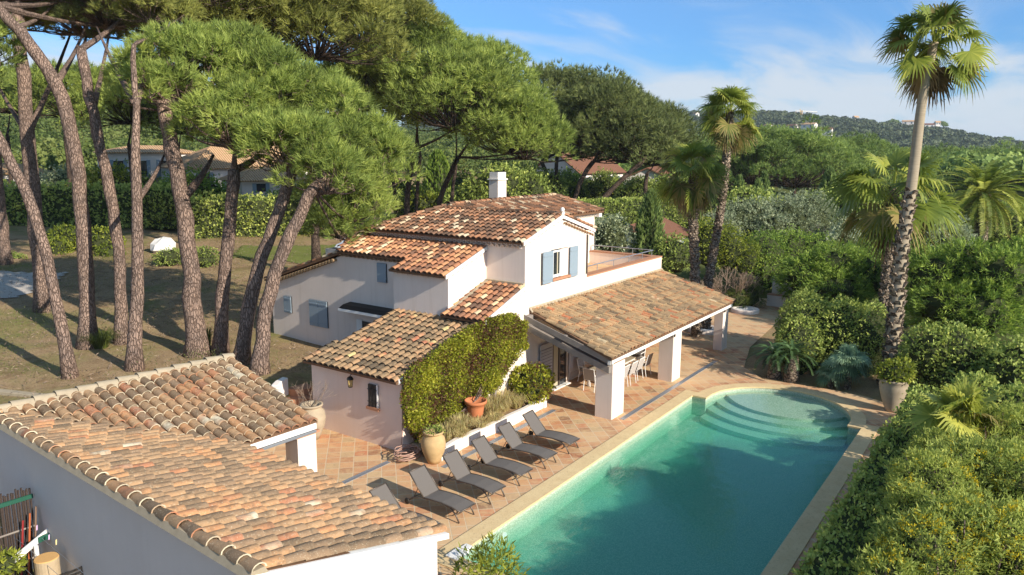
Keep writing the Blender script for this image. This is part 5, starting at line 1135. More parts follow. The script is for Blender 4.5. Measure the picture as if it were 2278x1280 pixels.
# right side masses
conifer('feathery bright conifer behind the dark hedge, left of the tall palm trunks', [bl(1800, 620, 50, 1.9, 1.7, 1.3), bl(1860, 600, 50, 2.0, 1.7, 1.5), bl(1925, 620, 49, 1.6, 1.5, 1.5), bl(1860, 650, 48, 2.2, 1.6, 1.2), bl(1930, 585, 52, 1.5, 1.4, 1.2)], 160, base=gz(1860, 700, 48))
conifer('large feathery conifer right of the tall palm trunk', [bl(2080, 630, 42, 1.7, 1.6, 1.7), bl(2150, 610, 42, 1.8, 1.6, 1.7), bl(2230, 640, 40, 1.8, 1.6, 1.9), bl(2110, 690, 40, 1.8, 1.6, 1.3), bl(2190, 700, 39, 1.7, 1.5, 1.3), bl(2280, 600, 42, 1.6, 1.5, 1.5), bl(2050, 590, 46, 1.3, 1.3, 1.2)], 161, base=gz(2150, 760, 40))
bush('hedge', 'dark clipped hedge behind the cycads and dwarf fan palms', 'hedge', [(36.9, 8.9, 1.1, 1.2, 1.0, 1.5), (38.4, 8.8, 1.3, 1.6, 1.3, 1.9), (38.9, 7.4, 1.3, 1.7, 1.4, 2.0), (38.9, 6.2, 1.3, 1.6, 1.3, 1.9), (40.6, 9.7, 1.3, 1.8, 1.2, 1.9)], 'hedge', 70, .13, .08, 162, loc=(38.5, 8.6, 0), n=3, rough=.05)
bush('hedge', 'glossy broadleaf hedge right of the big urn', 'hedge', [bl(2095, 855, 32, 1.2, 1.2, 1.4), bl(2170, 835, 32, 1.4, 1.2, 1.5), bl(2260, 850, 30, 1.4, 1.2, 1.5), bl(2170, 900, 27.5, 1.1, 1.0, 1.0), bl(2120, 790, 32, 1.3, 1.2, 1.2), bl(2065, 800, 32, .9, 1.0, 1.4), bl(2255, 925, 24, 1.0, .9, .9)], 'hedge', 62, .15, .10, 163, loc=gz(2150, 900, 33), n=3)
boxhedge('clipped_hedge', 'low clipped hedge along the right side of the pool', [(23.8, 2.3), (17, 2.3), (9, 2.3)], 2.70, 0, 1.5, 'hedge', 150, .10, .07, 164)
boxhedge('clipped_hedge', 'taller clipped hedge block next to the big urn, joining the low hedge', [(23.9, 1.9), (26.6, 1.9)], 3.05, 0, 1.85, 'hedge', 150, .11, .075, 165)
def mimosa(lab, blobs, seed, fl, base):
    t, parts = bush('mimosa_shrub', lab, 'mimosa shrub', blobs, 'mimosa', 130, .12, .026, seed, loc=base, n=11, spread=.8, kind='leaf', group='feathery mimosa shrubs at lower right', rough=.16, up_bias=.5, cores=.72)
    g = np.random.default_rng(seed); C = []; D = []
    for b in blobs:
        sp = sphere_pts(int(fl*b[3]*b[4]), g, 0.0); sp = sp[np.sin(sp[:, 0]*5+seed)*np.cos(sp[:, 1]*4+seed*2) > -.1]; C.append(np.array(b[:3])+sp*np.array(b[3:6])*g.uniform(1.0, 1.12, (len(sp), 1))); D.append(sp)
    C = np.concatenate(C); D = np.concatenate(D); C = np.repeat(C, 5, 0)+g.normal(0, .045, (len(C)*5, 3)); D = np.repeat(D, 5, 0)
    V, F, T = blades(C, D, 6, .036, .030, 1.2, g, np.full(len(C), .5), .3, 'leaf', base_j=.02); mk('blossom', V, F, M['yellowflower'], t, T)
    mb = MB()
    for i in range(9): b = blobs[i % len(blobs)]; e = np.array(b[:3])+unit(g.normal(0, 1, 3))*np.array(b[3:6])*.8; e[2] = b[2]+b[5]*.9; mb.tube(bez((base[0]+g.normal(0, .3), base[1]+g.normal(0, .3), 0), e, (0, 0, .5), 5), [.045, .035, .03, .02, .01], 5)
    mb.build('stems', M['bark'], t)
mimosa('nearest mimosa shrub dotted with yellow blossom at the bottom right corner', [bl(2050, 1235, 13.8, .7, .7, .6), bl(2140, 1200, 14.3, .75, .75, .7), bl(2250, 1220, 14, .8, .8, .7), bl(1975, 1290, 13.2, .45, .45, .35)], 170, 170, (12.8, .6, 0))
mimosa('mimosa shrub in the middle of the lower right greenery', [bl(2075, 1085, 16.5, .8, .8, .65), bl(2175, 1065, 17, .9, .9, .75), bl(2265, 1080, 16.6, .9, .9, .75), bl(2030, 1120, 15.5, .4, .4, .35)], 171, 90, (15.5, .4, 0))
mimosa('greener mimosa shrub farthest along the pool, below the young fan palm', [bl(2195, 985, 19.5, .9, .9, .7), bl(2270, 985, 19.2, .9, .9, .8), bl(2100, 1015, 18.6, .7, .7, .5)], 172, 6, (18.5, .2, 0))
bush('shrub', 'loose dark green shrubbery behind the mimosas at the right edge', 'shrub', [(18, -1.6, 1.6, 2.2, 1.4, 1.5), (22.5, -1.8, 1.6, 2.2, 1.6, 1.6), (14, -1.2, 1.4, 2, 1.3, 1.3), (28.5, -1.0, 1.0, 1.6, 1.2, 1.2), (32, -1.0, 1.0, 2, 1.4, 1.2)], 'hedge', 50, .2, .11, 173, loc=(24, -3, 0))
bush('shrub', 'light green leafy shoots at the bottom edge beside the pool corner', 'shrub', [(11.9, 8.7, 1.0, .7, .6, 1.0), (12.6, 9.6, .7, .5, .6, .8), (13.6, 9.9, .5, .5, .5, .7)], 'hedge_yellow', 34, .22, .045, 174, loc=(12.2, 9, 0), n=4, core=False, up_bias=1.2)
# left middle: hedges behind the pines
def wallhedge(lab, a, b, h, wid, seed, mat='hedge', **k_):
    boxhedge('garden_hedge', lab, [a[:2], b[:2]], h, HT(a[0], a[1])-.1, wid, mat, 30, .26, .13, seed, group='hedges at the back of the left garden', rough=.34, n=4, roundtop=.9)
wallhedge('dark hedge at the back of the lawn behind the leaning pines', AD(430, 540, 70), AD(735, 540, 74), 3.4, 2, 180)
wallhedge('dark hedge behind the left trunks under the modern house', AD(10, 520, 76), AD(420, 530, 74), 3.6, 2, 181)
bush('shrub', 'yellow green shrubs along the driveway between the left trunks', 'shrub', [bl(150, 540, 62, 1.5, 1.5, 1.3), bl(225, 545, 62, 1.6, 1.5, 1.3), bl(120, 560, 60, 1.2, 1.2, 1.0), bl(245, 570, 60, 1, 1, .9)], 'hedge_yellow', 30, .22, .12, 182, loc=AT(180, 585))
bush('shrub', 'small green shrub beside the white rock', 'shrub', [bl(380, 575, 56, 1.1, .9, .7), bl(455, 575, 56, 1.0, .9, .8)], 'hedge', 40, .16, .08, 183, loc=AT(385, 590))
bush('shrub', 'low dark shrub at the foot of the leftmost pine', 'shrub', [bl(25, 585, 58, 1.2, 1.2, .7)], 'hedge', 40, .18, .09, 184, loc=AT(25, 600))
g = np.random.default_rng(9); b = AT(365, 562); t = thing('white_rock', 'large pale rock lying at the back of the garden beside a shrub', 'rock', b); mb = MB(); blob_core(mb, b+np.array([0, 0, .5]), np.array([1.0, .8, .75]), g, 9); mb.build('stone', M['pebble'], t)
grass('grass_clump', 'green grass clump at the foot of the bending pine', AT(225, 775), .9, .8, 500, 'grass', 185)
grass('grass_clump', 'strappy green plant between the two big garden trunks', AT(462, 770), .4, .8, 160, 'grass', 186)
bush('hedge', 'clipped green hedge behind the ridge of the villa, in front of the white house', 'hedge', [], 'hedge') if False else None
a = AD(1285, 470, 78); b = AD(1530, 470, 86); boxhedge('clipped_hedge', 'long clipped hedge in front of the white house, behind the villa roof', [a[:2], b[:2]], AD(1400, 440, 82)[2]-1.2, 1.0, 2.2, 'hedge', 30, .25, .14, 187, n=3)
a = AD(1360, 430, 104); b = AD(1480, 428, 108); boxhedge('clipped_hedge', 'small upper hedge beside the white house', [a[:2], b[:2]], 3.4, 1.8, 2, 'hedge_yellow', 18, .35, .2, 188, n=3)
bush('shrub', 'grey green shrubs behind the roof terrace parapet', 'shrub', [bl(1360, 530, 54, 1.6, 1.4, 1.5), bl(1345, 520, 62, 1.6, 1.3, 1.0)], 'olive', 34, .2, .1, 189, loc=gz(1360, 560, 54))
for i, (x, y, k, r, mt, lab) in enumerate(((1120, 420, 84, 2.6, 'hedge', 'green tree foliage right of the tall chimney'), (1060, 450, 84, 2.2, 'hedge', 'green shrubs left of the tall chimney'), (1020, 430, 100, 2.6, 'hedge_yellow', 'light green shrubs behind the dark trunk group'), (880, 440, 100, 2.6, 'hedge_yellow', 'yellow green bushes left of the dark trunk group'), (1175, 415, 90, 2.4, 'hedge', 'leafy tree between the chimney and the white house'), (800, 450, 96, 2.8, 'hedge', 'dark shrubs seen past the hanging pine bough'), (940, 455, 86, 1.7, 'hedge_yellow', 'low bright shrubs at the foot of the dark trunks'), (1255, 425, 100, 1.6, 'hedge_yellow', 'yellowish shrub before the white house'), (1500, 425, 100, 2.4, 'hedge', 'dark shrubs left of the left fan palm crowns'), (1660, 470, 84, 2.6, 'hedge', 'dark shrubs under the slim cypresses'), (1880, 470, 84, 3.0, 'hedge', 'dark foliage under the pines left of the broad fan palm'), (2010, 500, 70, 2.4, 'hedge', 'dark foliage behind the tall palm trunk'), (2220, 520, 66, 2.6, 'hedge', 'dark foliage under the date palm'), (2130, 530, 70, 2.4, 'hedge', 'shrubs left of the date palm trunk'))):
    p = AD(x, y, k); bush('shrub', lab, 'shrub', [(p[0], p[1], p[2], r, r, r*.9), (p[0]+r*.8, p[1]-r*.8, p[2]-.4, r*.8, r*.8, r*.8), (p[0]-r*.5, p[1]+r*.8, p[2]-.6, r*.8, r*.8, r*.8), (p[0], p[1], max(p[2]-r, .5), r*1.1, r*1.1, r)], mt, 15, .34, .2, 200+i, loc=(p[0], p[1], 0), n=3, rough=.14)
# ------------------------------------------------------------------ planter bed by the vine
pb = thing('raised_flower_bed', 'long raised bed with a low wavy white wall in front of the vine', 'flower bed', (22, 16.5, 0))
mb = MB(); xs = np.linspace(18.95, 25.45, 14); yc = 15.88+.07*np.sin(xs*1.3)
for i in range(13):
    mb.prism([(xs[i], yc[i], -.05), (xs[i+1], yc[i+1], -.05), (xs[i+1], yc[i+1], .42+.03*sin(xs[i+1]*2)), (xs[i], yc[i], .42+.03*sin(xs[i]*2))], (0, .2, 0))
mb.box(25.25, 25.45, 15.9, 16.9, -.05, .42); mb.box(18.7, 18.95, 15.85, 16.05, -.05, .38)
mb.build('wall', M['stucco_white'], pb, bevel=.02)
g = np.random.default_rng(3); gxx, gyy = np.meshgrid(np.linspace(18.6, 25.3, 50), np.linspace(15.98, 17.3, 12)); zz_ = .30+g.normal(0, .025, gxx.shape)+.06*np.sin(gxx*2)
ii, jj = np.meshgrid(np.arange(11), np.arange(49), indexing='ij'); a = (ii*50+jj).ravel()
mk('soil', np.stack([gxx.ravel(), gyy.ravel(), zz_.ravel()], 1), np.stack([a, a+1, a+51, a+50], 1), M['soil'], pb, smooth_=True)
# the climbing vine on the annex wall: lobed sheet of leaves hung on stems
g = np.random.default_rng(77); vt = thing('climbing_vine', 'dense yellow green vine climbing the wall beside the annex roof', 'climbing plant', (20.5, 17.1, .3))
def vine_top(x): return np.interp(x, [18.5, 19.0, 20, 21, 22, 22.8, 23.6, 24.3, 24.7], [2.75, 3.0, 3.25, 3.5, 3.75, 3.95, 4.0, 3.85, 3.5, 2.9][:9])
def vine_bot(x): return np.interp(x, [18.5, 18.9, 19.5, 20.5, 21.5, 22.3, 23, 24, 24.7], [1.0, .3, .2, .3, .75, .95, 1.3, 1.8, 2.5])
n = 42000; x = g.uniform(18.35, 24.95, n); z0, z1 = vine_bot(x), vine_top(x); z_ = z0+(z1-z0)*g.uniform(-.04, 1.05, n)**.95
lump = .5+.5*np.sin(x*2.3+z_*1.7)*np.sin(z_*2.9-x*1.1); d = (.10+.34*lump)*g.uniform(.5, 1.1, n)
hole = np.sin(x*3.1+1)*np.sin(z_*3.7+2) < -.8; low = (z_-z0)/(z1-z0); keep = ~(hole & (g.uniform(0, 1, n) < .75)) & (g.uniform(0, 1, n) < .6+low*1.3); x, z_, d, lump = x[keep], z_[keep], d[keep], lump[keep]
wy = np.interp(x, [21.8, 22.9], [17.38, 16.97]); C = np.stack([x, wy-d, z_], 1); D = np.repeat(unit(np.array([[0, -.8, .3]])), len(C), 0)
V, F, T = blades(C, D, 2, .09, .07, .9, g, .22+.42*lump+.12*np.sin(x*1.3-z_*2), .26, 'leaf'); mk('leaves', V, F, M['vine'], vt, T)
mb = MB()
for i in range(26):
    x0 = g.uniform(19, 24.3); xs_v = [g.uniform(19.6, 20.6), x0*.5+10.1, x0]; wyv = 17.33 if x0 < 22.8 else 16.93
    mb.tube([(xs_v[0], 17.25, .3), (xs_v[1], wyv-.05, vine_bot(xs_v[1])+.2), (xs_v[2], wyv-.08, vine_top(x0)*.75), (x0+g.normal(0, .3), wyv-.1, vine_top(x0)*1.0)], [.03, .025, .015, .006], 5)
mb.build('stems', M['bark'], vt)
MB().box(23.0, 23.14, 16.78, 16.92, .2, 3.0).build('trellis_post', M['wood_grey'], vt)
for i, (x, y, h, r) in enumerate(((19.6, 16.4, .55, .5), (20.5, 16.5, .6, .55), (22.6, 16.55, .7, .65), (23.3, 16.6, .75, .7), (24.0, 16.45, .6, .6), (21.3, 16.2, .35, .5), (20.0, 16.15, .35, .45), (22.1, 16.15, .35, .45))):
    grass('grass_clump', ('dry fountain grass in the bed left of the clay jar end', 'pale fountain grass under the vine left of the terracotta pot', 'tall fountain grass right behind the terracotta pot', 'tallest fountain grass against the white wall', 'fountain grass in the bed beside the round bush', 'low tuft of dry grass left of the terracotta pot', 'low tuft of dry grass near the clay jar', 'low tuft of dry grass right of the terracotta pot')[i], (x, y, .3), r, h, 420, 'drygrass', 300+i, 'fountain grasses in the raised bed')
bush('round_bush', 'round glossy green bush at the end of the raised bed', 'bush', [(25.05, 16.4, .95, .95, .72, .78)], 'vine', 150, .12, .08, 310, loc=(25.05, 16.4, .3), n=4, rough=.07, tn=(.35, .55))
# pots and jars
def potprof(kind):
    if kind == 'pot': return [(0, .02), (.20, 0), (.24, .1), (.31, .55), (.35, .68), (.40, .70), (.41, .80), (.37, .81), (.35, .72), (.0, .66)]
    if kind == 'jar': return [(0, 0), (.20, 0), (.26, .14), (.38, .42), (.42, .68), (.38, .88), (.29, .98), (.28, 1.03), (.35, 1.06), (.35, 1.11), (.28, 1.11), (.26, 1.0), (0, .98)]
    return [(0, 0), (.26, 0), (.30, .12), (.46, .55), (.58, 1.0), (.62, 1.25), (.60, 1.42), (.66, 1.47), (.66, 1.55), (.56, 1.55), (.52, 1.42), (0, 1.38)]
def pot(name, lab, cat, c, kind, mat, sc=1.0):
    t = thing(name, lab, cat, c); MB().lathe(c, [(r*sc, z_*sc) for r, z_ in potprof(kind)], 32).build('body', M[mat], t, True); return t
pot('terracotta_pot', 'empty tapered terracotta pot standing in the raised bed', 'flower pot', (21.75, 16.75, .30), 'pot', 'pot', 1.05)
pot('clay_jar', 'tall ochre clay jar with a little plant in its mouth beside the coiled hose', 'jar', (18.45, 16.0, 0), 'jar', 'jar', 1.0)
bush('potted_plant', 'small green plant filling the mouth of the ochre jar', 'potted plant', [(18.45, 16.0, 1.10, .26, .26, .12)], 'hedge', 200, .09, .05, 320, core=False)
pot('clay_urn', 'big round shouldered urn with a bushy plant at the right corner of the terrace', 'urn', (33.25, 4.25, 0), 'urn', 'jar_grey', .88)
bush('potted_plant', 'yellow green leafy plant growing out of the big urn', 'potted plant', [(33.25, 4.25, 1.6, .58, .58, .46), (33.45, 4.05, 1.8, .4, .4, .33)], 'hedge_yellow', 90, .15, .09, 321, loc=(33.25, 4.25, 1.4), n=3)
pot('clay_jar', 'old grey green jar with bare twigs under the eave of the pool house', 'jar', (17.55, 21.0, 0), 'jar', 'jar_grey', 1.18)
baretree('dry_plant', 'reddish dry twigs sprouting from the old grey green jar', (17.55, 21.0, 1.15), 1.3, .4, 322, 7, 3, .012, 'dry plant')
baretree('dry_plant', 'reddish dry plant behind the jar under the pool house eave', (17.9, 22.1, .2), 1.4, .45, 323, 8, 3, .014, 'dry plant')
# coiled hose
g = np.random.default_rng(4); pts = []
for i in range(150):
    a = i*.28; r = .42+.06*sin(i*.37)+.03*g.normal(); pts.append((18.15+r*cos(a)*1.1, 17.0+r*sin(a)*.8-.1, .04+.0022*i+.02*abs(sin(i*.5))))
t = thing('garden_hose', 'pinkish garden hose coiled on the slabs at the annex corner', 'hose', (18.15, 16.9, 0)); MB().tube(pts, .018, 6).build('coil', M['hose'], t, True)
pts = [(18.3, 17.35, .25+.0), (18.38, 17.33, .8), (18.42, 17.38, 1.1)]; MB().tube(pts, .016, 6).build('riser', M['hose'], t)
# curved garden steps with bench wall behind the pool house
t = thing('curved_retaining_wall', 'low cream retaining wall with a rounded end beside the curved steps', 'retaining wall', (18, 23, 0)); mb = MB()
pa = [(18.6, 23.9), (18.2, 23.85), (17.9, 23.7), (17.75, 23.4), (17.5, 23.1), (17.0, 22.95), (16.3, 22.9), (14.8, 22.9)]
for i in range(len(pa)-1):
    a, b = np.array(pa[i]), np.array(pa[i+1]); d = uv2(b-a)*.02; nrm = np.array([-(b-a)[1], (b-a)[0]]); nrm = nrm/np.linalg.norm(nrm)*.28; z0 = 1.55-.06*i; z1 = 1.55-.06*(i+1)
    mb.prism([(*(a-d), -.1), (*(b+d), -.1), (*(b+d), z1), (*(a-d), z0)], (nrm[0], nrm[1], 0))
mb.build('wall', M['stucco_white'], t, bevel=.03)
t = thing('garden_steps', 'curved terracotta steps climbing from the terrace to the garden', 'steps', (19, 23, 0))
for i in range(4):
    r = 1.9-.42*i; c = np.array([19.3, 23.7]); pp = [(c[0]+r*cos(a), c[1]+r*sin(a)) for a in np.linspace(pi*.95, pi*1.55, 12)]+[(c[0]+.3, c[1])]
    MB().prism([(*p, -.1) for p in pp], (0, 0, .1+.27*(i+1))).build('step', M['terracotta'], t)
# ------------------------------------------------------------------ sun loungers (origin on the slabs under the middle, head towards +y)
def lounger(label):
    t = thing('sun_lounger', label, 'sun lounger', (0, 0, 0), group='dark mesh sun loungers in a row by the pool')
    W2 = .33; seat = [(-1.12, .355), (-.8, .40), (-.4, .42), (0, .40), (.28, .37)]
    fr = MB()
    for s in (-1, 1):
        fr.tube([(s*W2, y, z_) for y, z_ in seat], .024, 8); fr.tube([(s*W2, .28, .37), (s*W2, .62, .30), (s*W2, .9, .14)], .022, 8)
    fr.tube([(-W2, -1.12, .355), (W2, -1.12, .355)], .02, 8); fr.tube([(-W2, .9, .14), (W2, .9, .14)], .018, 8); fr.tube([(-W2, .28, .37), (W2, .28, .37)], .018, 8)
    fr.build('frame', M['frame_brown'], t, True)
    for s in (-1, 1): MB().tube([(s*W2, -.45, .41), (s*W2, -.75, .37), (s*W2, -.95, .22), (s*W2, -1.08, 0)], .022, 8).build('leg', M['frame_brown'], t, True)
    MB().tube([(-W2, -.93, .25), (-.1, -.82, .10), (.1, -.82, .10), (W2, -.93, .25)], .014, 6).build('brace', M['frame_brown'], t, True)
    for s in (-1, 1): MB().lathe((0, 0, 0), [(0, -.025), (.085, -.025), (.10, 0), (.085, .025), (0, .025)], 18).build('wheel', M['iron'], t, True).matrix_local = Matrix.Translation((s*(W2+.03), .93, .10)) @ Matrix.Rotation(pi/2, 4, 'Y')
    sl = MB(); V = []
    for i in range(len(seat)-1):
        (y0, z0), (y1, z1) = seat[i], seat[i+1]; sl.prism([(-W2, y0, z0+.008), (W2, y0, z0+.008), (W2, y0, z0-.004), (-W2, y0, z0-.004)], (0, y1-y0, z1-z0))
    sl.build('seat', M['sling'], t)
    bk = MB(); p0, p1 = (.28, .38), (.86, 1.02); bk.prism([(-W2, p0[0], p0[1]), (W2, p0[0], p0[1]), (W2, p0[0]+.01, p0[1]-.01), (-W2, p0[0]+.01, p0[1]-.01)], (0, p1[0]-p0[0], p1[1]-p0[1])); b = bk.build('backrest', M['sling'], t)
    fm = MB()
    for s in (-1, 1): fm.tube([(s*W2, *p0), (s*W2, *p1)], .02, 8)
    fm.tube([(-W2, *p1), (W2, *p1)], .02, 8); fm.build('back_frame', M['frame_brown'], b, True)
    sp2 = MB()
    for s in (-1, 1): sp2.tube([(s*W2*.9, .52, .62), (s*W2*.9, .72, .24)], .012, 6)
    sp2.build('prop', M['frame_brown'], b); return t
LL = ('sun lounger mostly hidden behind the tile roof, only its backrest showing', 'nearest fully visible sun lounger, in front of its half hidden neighbour', 'second fully visible sun lounger from the tile roof', 'middle one of the five fully visible sun loungers, beside the planter wall', 'fourth fully visible sun lounger from the tile roof', 'farthest sun lounger, nearest the porch pillar')
spots = ((14.42, 13.72), (15.97, 13.68), (17.45, 13.64), (18.95, 13.66), (20.5, 13.7), (22.03, 13.72))
L0 = lounger(LL[0])
for i, (x, y) in enumerate(spots):
    o = L0 if i == 0 else copy_tree(L0); o['label'] = LL[i]; o.location = (x, y, .004); o.rotation_euler = (0, 0, radians((1, -2, -3, -1, 0, 1)[i]))
# ------------------------------------------------------------------ dining table and chairs
t = thing('dining_table', 'long white framed table with a pale slatted top under the porch roof', 'table', (30.4, 15.5, 0))
MB().box(28.75, 32.3, 14.98, 16.0, .80, .84).build('tabletop', M['mortar'], t, bevel=.01)
for x in (28.9, 32.15):
    for y in (15.08, 15.9): MB().box(x-.035, x+.035, y-.035, y+.035, 0, .80).build('leg', M['white'], t)
MB().box(28.8, 32.25, 15.03, 15.08, .73, .79).build('rail', M['white'], t)
def chair(label):
    c = thing('dining_chair', label, 'chair', (0, 0, 0), group='white framed mesh chairs around the porch table')
    w = .27
    MB().box(-w+.02, w-.02, -.26, .26, .485, .50).build('seat', M['sling_light'], c)
    b = MB().prism([(-w+.02, -.27, .5), (w-.02, -.27, .5), (w-.02, -.28, .5), (-w+.02, -.28, .5)], (0, -.12, .52)).build('backrest', M['sling_light'], c)
    for s in (-1, 1):
        MB().tube([(s*w, -.33, 0), (s*w, -.25, .5), (s*w, -.40, 1.04)], .018, 6).build('leg', M['white'], c); MB().tube([(s*w, .30, 0), (s*w, .26, .5), (s*w, .24, .72)], .018, 6).build('leg', M['white'], c)
        MB().tube([(s*w, .26, .72), (s*w, -.33, .74)], .020, 6).build('armrest', M['white'], c)
    MB().tube([(-w, -.40, 1.04), (w, -.40, 1.04)], .018, 6).build('top_rail', M['white'], c); MB().tube([(-w, .26, .49), (w, .26, .49)], .016, 6).tube([(-w, -.25, .49), (w, -.25, .49)], .016, 6).build('seat_rail', M['white'], c); return c
C0 = None
for i, (x, y, rz, lab) in enumerate(((28.55, 15.5, -90, 'chair at the near head of the porch table, its back to the door'), (29.6, 14.75, 0, 'pool side chair just behind the first pillar'), (30.35, 14.72, 0, 'second pool side chair from the first pillar'), (31.15, 14.75, 0, 'third pool side chair from the first pillar'), (31.95, 14.72, 0, 'last pool side chair, nearest the middle pillar'), (33.0, 15.5, 90, 'chair at the far head of the porch table'), (29.5, 16.3, 180, 'wall side chair beside the second door shutter'), (31.5, 16.3, 180, 'wall side chair at the far half of the table'))):
    if C0 is None: C0 = chair(lab); o = C0
    else: o = copy_tree(C0)
    o['label'] = lab; o.location = (x, y, .004); o.rotation_euler = (0, 0, radians(rz))
# ------------------------------------------------------------------ car and boundary
p = AT(790, 545); p = AD(792, 540, 62); p[2] = HT(p[0], p[1]); c = thing('parked_car', 'silver white car parked behind the left end of the villa roof', 'car', p, radians(20))
M['car'] = plain('silver_car_paint', RGB(205, 210, 216), .25, .6, .3, var=.02)
def loc_(o): o.parent = c; return o
def carbody():
    prof = [(-2.1, .35), (-2.15, .75), (-1.7, .98), (-1.0, 1.02), (-.5, 1.42), (.9, 1.46), (1.6, 1.08), (2.05, .98), (2.1, .35)]
    mb = MB(); W3 = .86; n = len(prof); vs = []
    for y, k_ in ((-W3, .9), (-W3*.96, 1), (W3*.96, 1), (W3, .9)):
        vs += [(x, y*(.82 if z_ > 1.2 else 1), z_ if k_ == 1 else z_*.97) for x, z_ in prof]
    fs = [tuple(range(n-1, -1, -1)), tuple(range(3*n, 4*n))]
    for q in range(3):
        for i in range(n): fs.append((q*n+i, q*n+(i+1) % n, (q+1)*n+(i+1) % n, (q+1)*n+i))
    mb.add(vs, fs); return mb
loc_(carbody().build('body', M['car'], None, bevel=.05))
loc_(MB().prism([(-.88, -.72, 1.06), (1.3, -.72, 1.06), (.85, -.715, 1.38), (-.48, -.715, 1.36)], (0, -.06, 0)).build('window', M['glass']))
loc_(MB().prism([(-.88, .72, 1.06), (1.3, .72, 1.06), (.85, .715, 1.38), (-.48, .715, 1.36)], (0, .06, 0)).build('window', M['glass']))
loc_(MB().prism([(-1.0, -.62, 1.04), (-1.0, .62, 1.04), (-.53, .56, 1.41), (-.53, -.56, 1.41)], (-.02, 0, .02)).build('windscreen', M['glass']))
for x in (-1.35, 1.3):
    for y in (-.86, .72):
        w = loc_(MB().tube([(x, y, .32), (x, y+.16, .32)], .32, 20).build('wheel', M['iron'])); q = MB().tube([(x, y-.01, .32), (x, y+.17, .32)], .19, 16).build('rim', M['metal']); q.parent = w
for y in (-.6, .6): loc_(MB().box(-2.17, -2.1, y-.16, y+.16, .66, .8).build('headlight', M['white']))
# ------------------------------------------------------------------ drying yard at the lower left
def gq(a, b, z_): return tuple(gp(a, b, z_))
t = thing('brushwood_screen', 'tall dark brushwood screen with a green top rail against the grey wall', 'fence', gp(-.2, -2.6, 0))
mb = MB(); g = np.random.default_rng(8)
for i in range(46): a = -.06-i*.05; mb.tube([gp(a, -2.6+g.normal(0, .02), -.05), gp(a+g.normal(0, .01), -2.6, 2.35+g.uniform(-.05, .09))], .024, 5)
mb.build('stakes', M['wood_grey'] if False else plain('dark_brushwood', RGB(70, 60, 54), .95, .1, var=.4, sc=20), t)
M['green_paint'] = plain('dark_green_paint', RGB(36, 84, 66), .5, .4)
MB().prism([gq(-.03, -2.66, 2.1), gq(-2.3, -2.66, 2.1), gq(-2.3, -2.66, 2.2), gq(-.03, -2.66, 2.2)], GV*.05).build('top_rail', M['green_paint'], t)
for z_ in (.6, 1.4): MB().tube([gp(-.03, -2.66, z_), gp(-2.3, -2.66, z_)], .025, 6).build('batten', M['wood_grey'], t)
for i, (a, col, lab) in enumerate(((-.10, RGB(120, 96, 78), 'brown broom pole nearest the middle of the grey wall'), (-.24, RGB(170, 90, 50), 'orange broom pole between two other poles'), (-.40, RGB(140, 40, 40), 'dark red pole beside the brushwood screen'))):
    q = thing('tool_pole', lab, 'tool pole', gp(a, -2.95, 0), group='tool poles leaning against the grey wall'); MB().tube([gp(a-.25, -3.1, .05), gp(a+.04, -2.85, 1.95-.12*i)], .022, 6).build('handle', plain('pole_paint', col, .6, .3), q)
    MB().prism([gp(a-.38, -3.16, .0), gp(a-.12, -3.16, .0), gp(a-.15, -3.16, .12), gp(a-.35, -3.16, .12)], GV*.08).build('head', M['iron'], q)
t = thing('clothes_line', 'white drying post with a perforated crossbar, green arm and thin lines', 'clothes line', gp(-1.35, -6.0, 0))
pc = np.array(AD(80, 1215, 17.8)); L_ = AD(24, 1250, 17.4); R_ = AD(106, 1182, 18.2); R2 = AD(168, 1166, 18.6)
MB().tube([(pc[0], pc[1], -.05), (pc[0], pc[1], pc[2])], .05, 8).build('post', M['white'], t)
u_ = uv2(R_-L_); mb = MB(); mb.prism([L_-np.array([0, 0, .08]), R_-np.array([0, 0, .08]), R_+np.array([0, 0, .08]), L_+np.array([0, 0, .08])], uv2(np.cross(u_, [0, 0, 1]))*.04); cbx = mb.build('crossbar', M['white'], t)
mb = MB(); f_ = -uv2(np.cross(u_, [0, 0, 1]))*.003
for i in range(9):
    q = L_+(R_-L_)*(i+.6)/9.6
    for s_ in (-.035, .035): mb.prism([q+f_+np.array([0, 0, s_-.012]), q+f_+u_*.035+np.array([0, 0, s_-.012]), q+f_+u_*.035+np.array([0, 0, s_+.012]), q+f_+np.array([0, 0, s_+.012])], f_)
mb.build('slots', M['iron'], cbx)
MB().prism([R_-np.array([0, 0, .07])-u_*.3, R2-np.array([0, 0, .05]), R2+np.array([0, 0, .05]), R_+np.array([0, 0, .07])-u_*.3], uv2(np.cross(u_, [0, 0, 1]))*.05).build('arm', M['green_paint'], t)
li = MB()
for s in (.1, .45, .8, 1.3):
    q = L_+(R_-L_)*s; dr_ = uv2(GV)*3.6; li.tube(bez(q+dr_*1.6, q, (0, 0, -.1), 6)+bez(q, q-dr_*1.5, (0, 0, -.15), 8)[1:], .005, 4)
li.build('line', M['metal'], t)
for i, (x, y, k, col, lab) in enumerate(((82, 1174, 18.0, RGB(214, 180, 214), 'upper lilac clothes peg on the line'), (109, 1195, 17.8, RGB(220, 190, 220), 'lower lilac clothes peg beside the crossbar'), (125, 1206, 17.6, RGB(235, 215, 150), 'pale yellow clothes peg hanging right of the crossbar'))):
    q = thing('clothes_peg', lab, 'clothes peg', AD(x, y, k), group='clothes pegs on the line'); p_ = AD(x, y, k)
    MB().tube([p_+np.array([0, 0, .05]), p_-np.array([.015, .015, .06])], .010, 5).build('jaw', plain('peg_plastic', col, .5, .3), q); MB().tube([p_+np.array([0.02, 0.02, .05]), p_-np.array([0, 0, .06])], .010, 5).build('jaw', plain('peg_plastic', col, .5, .3), q)
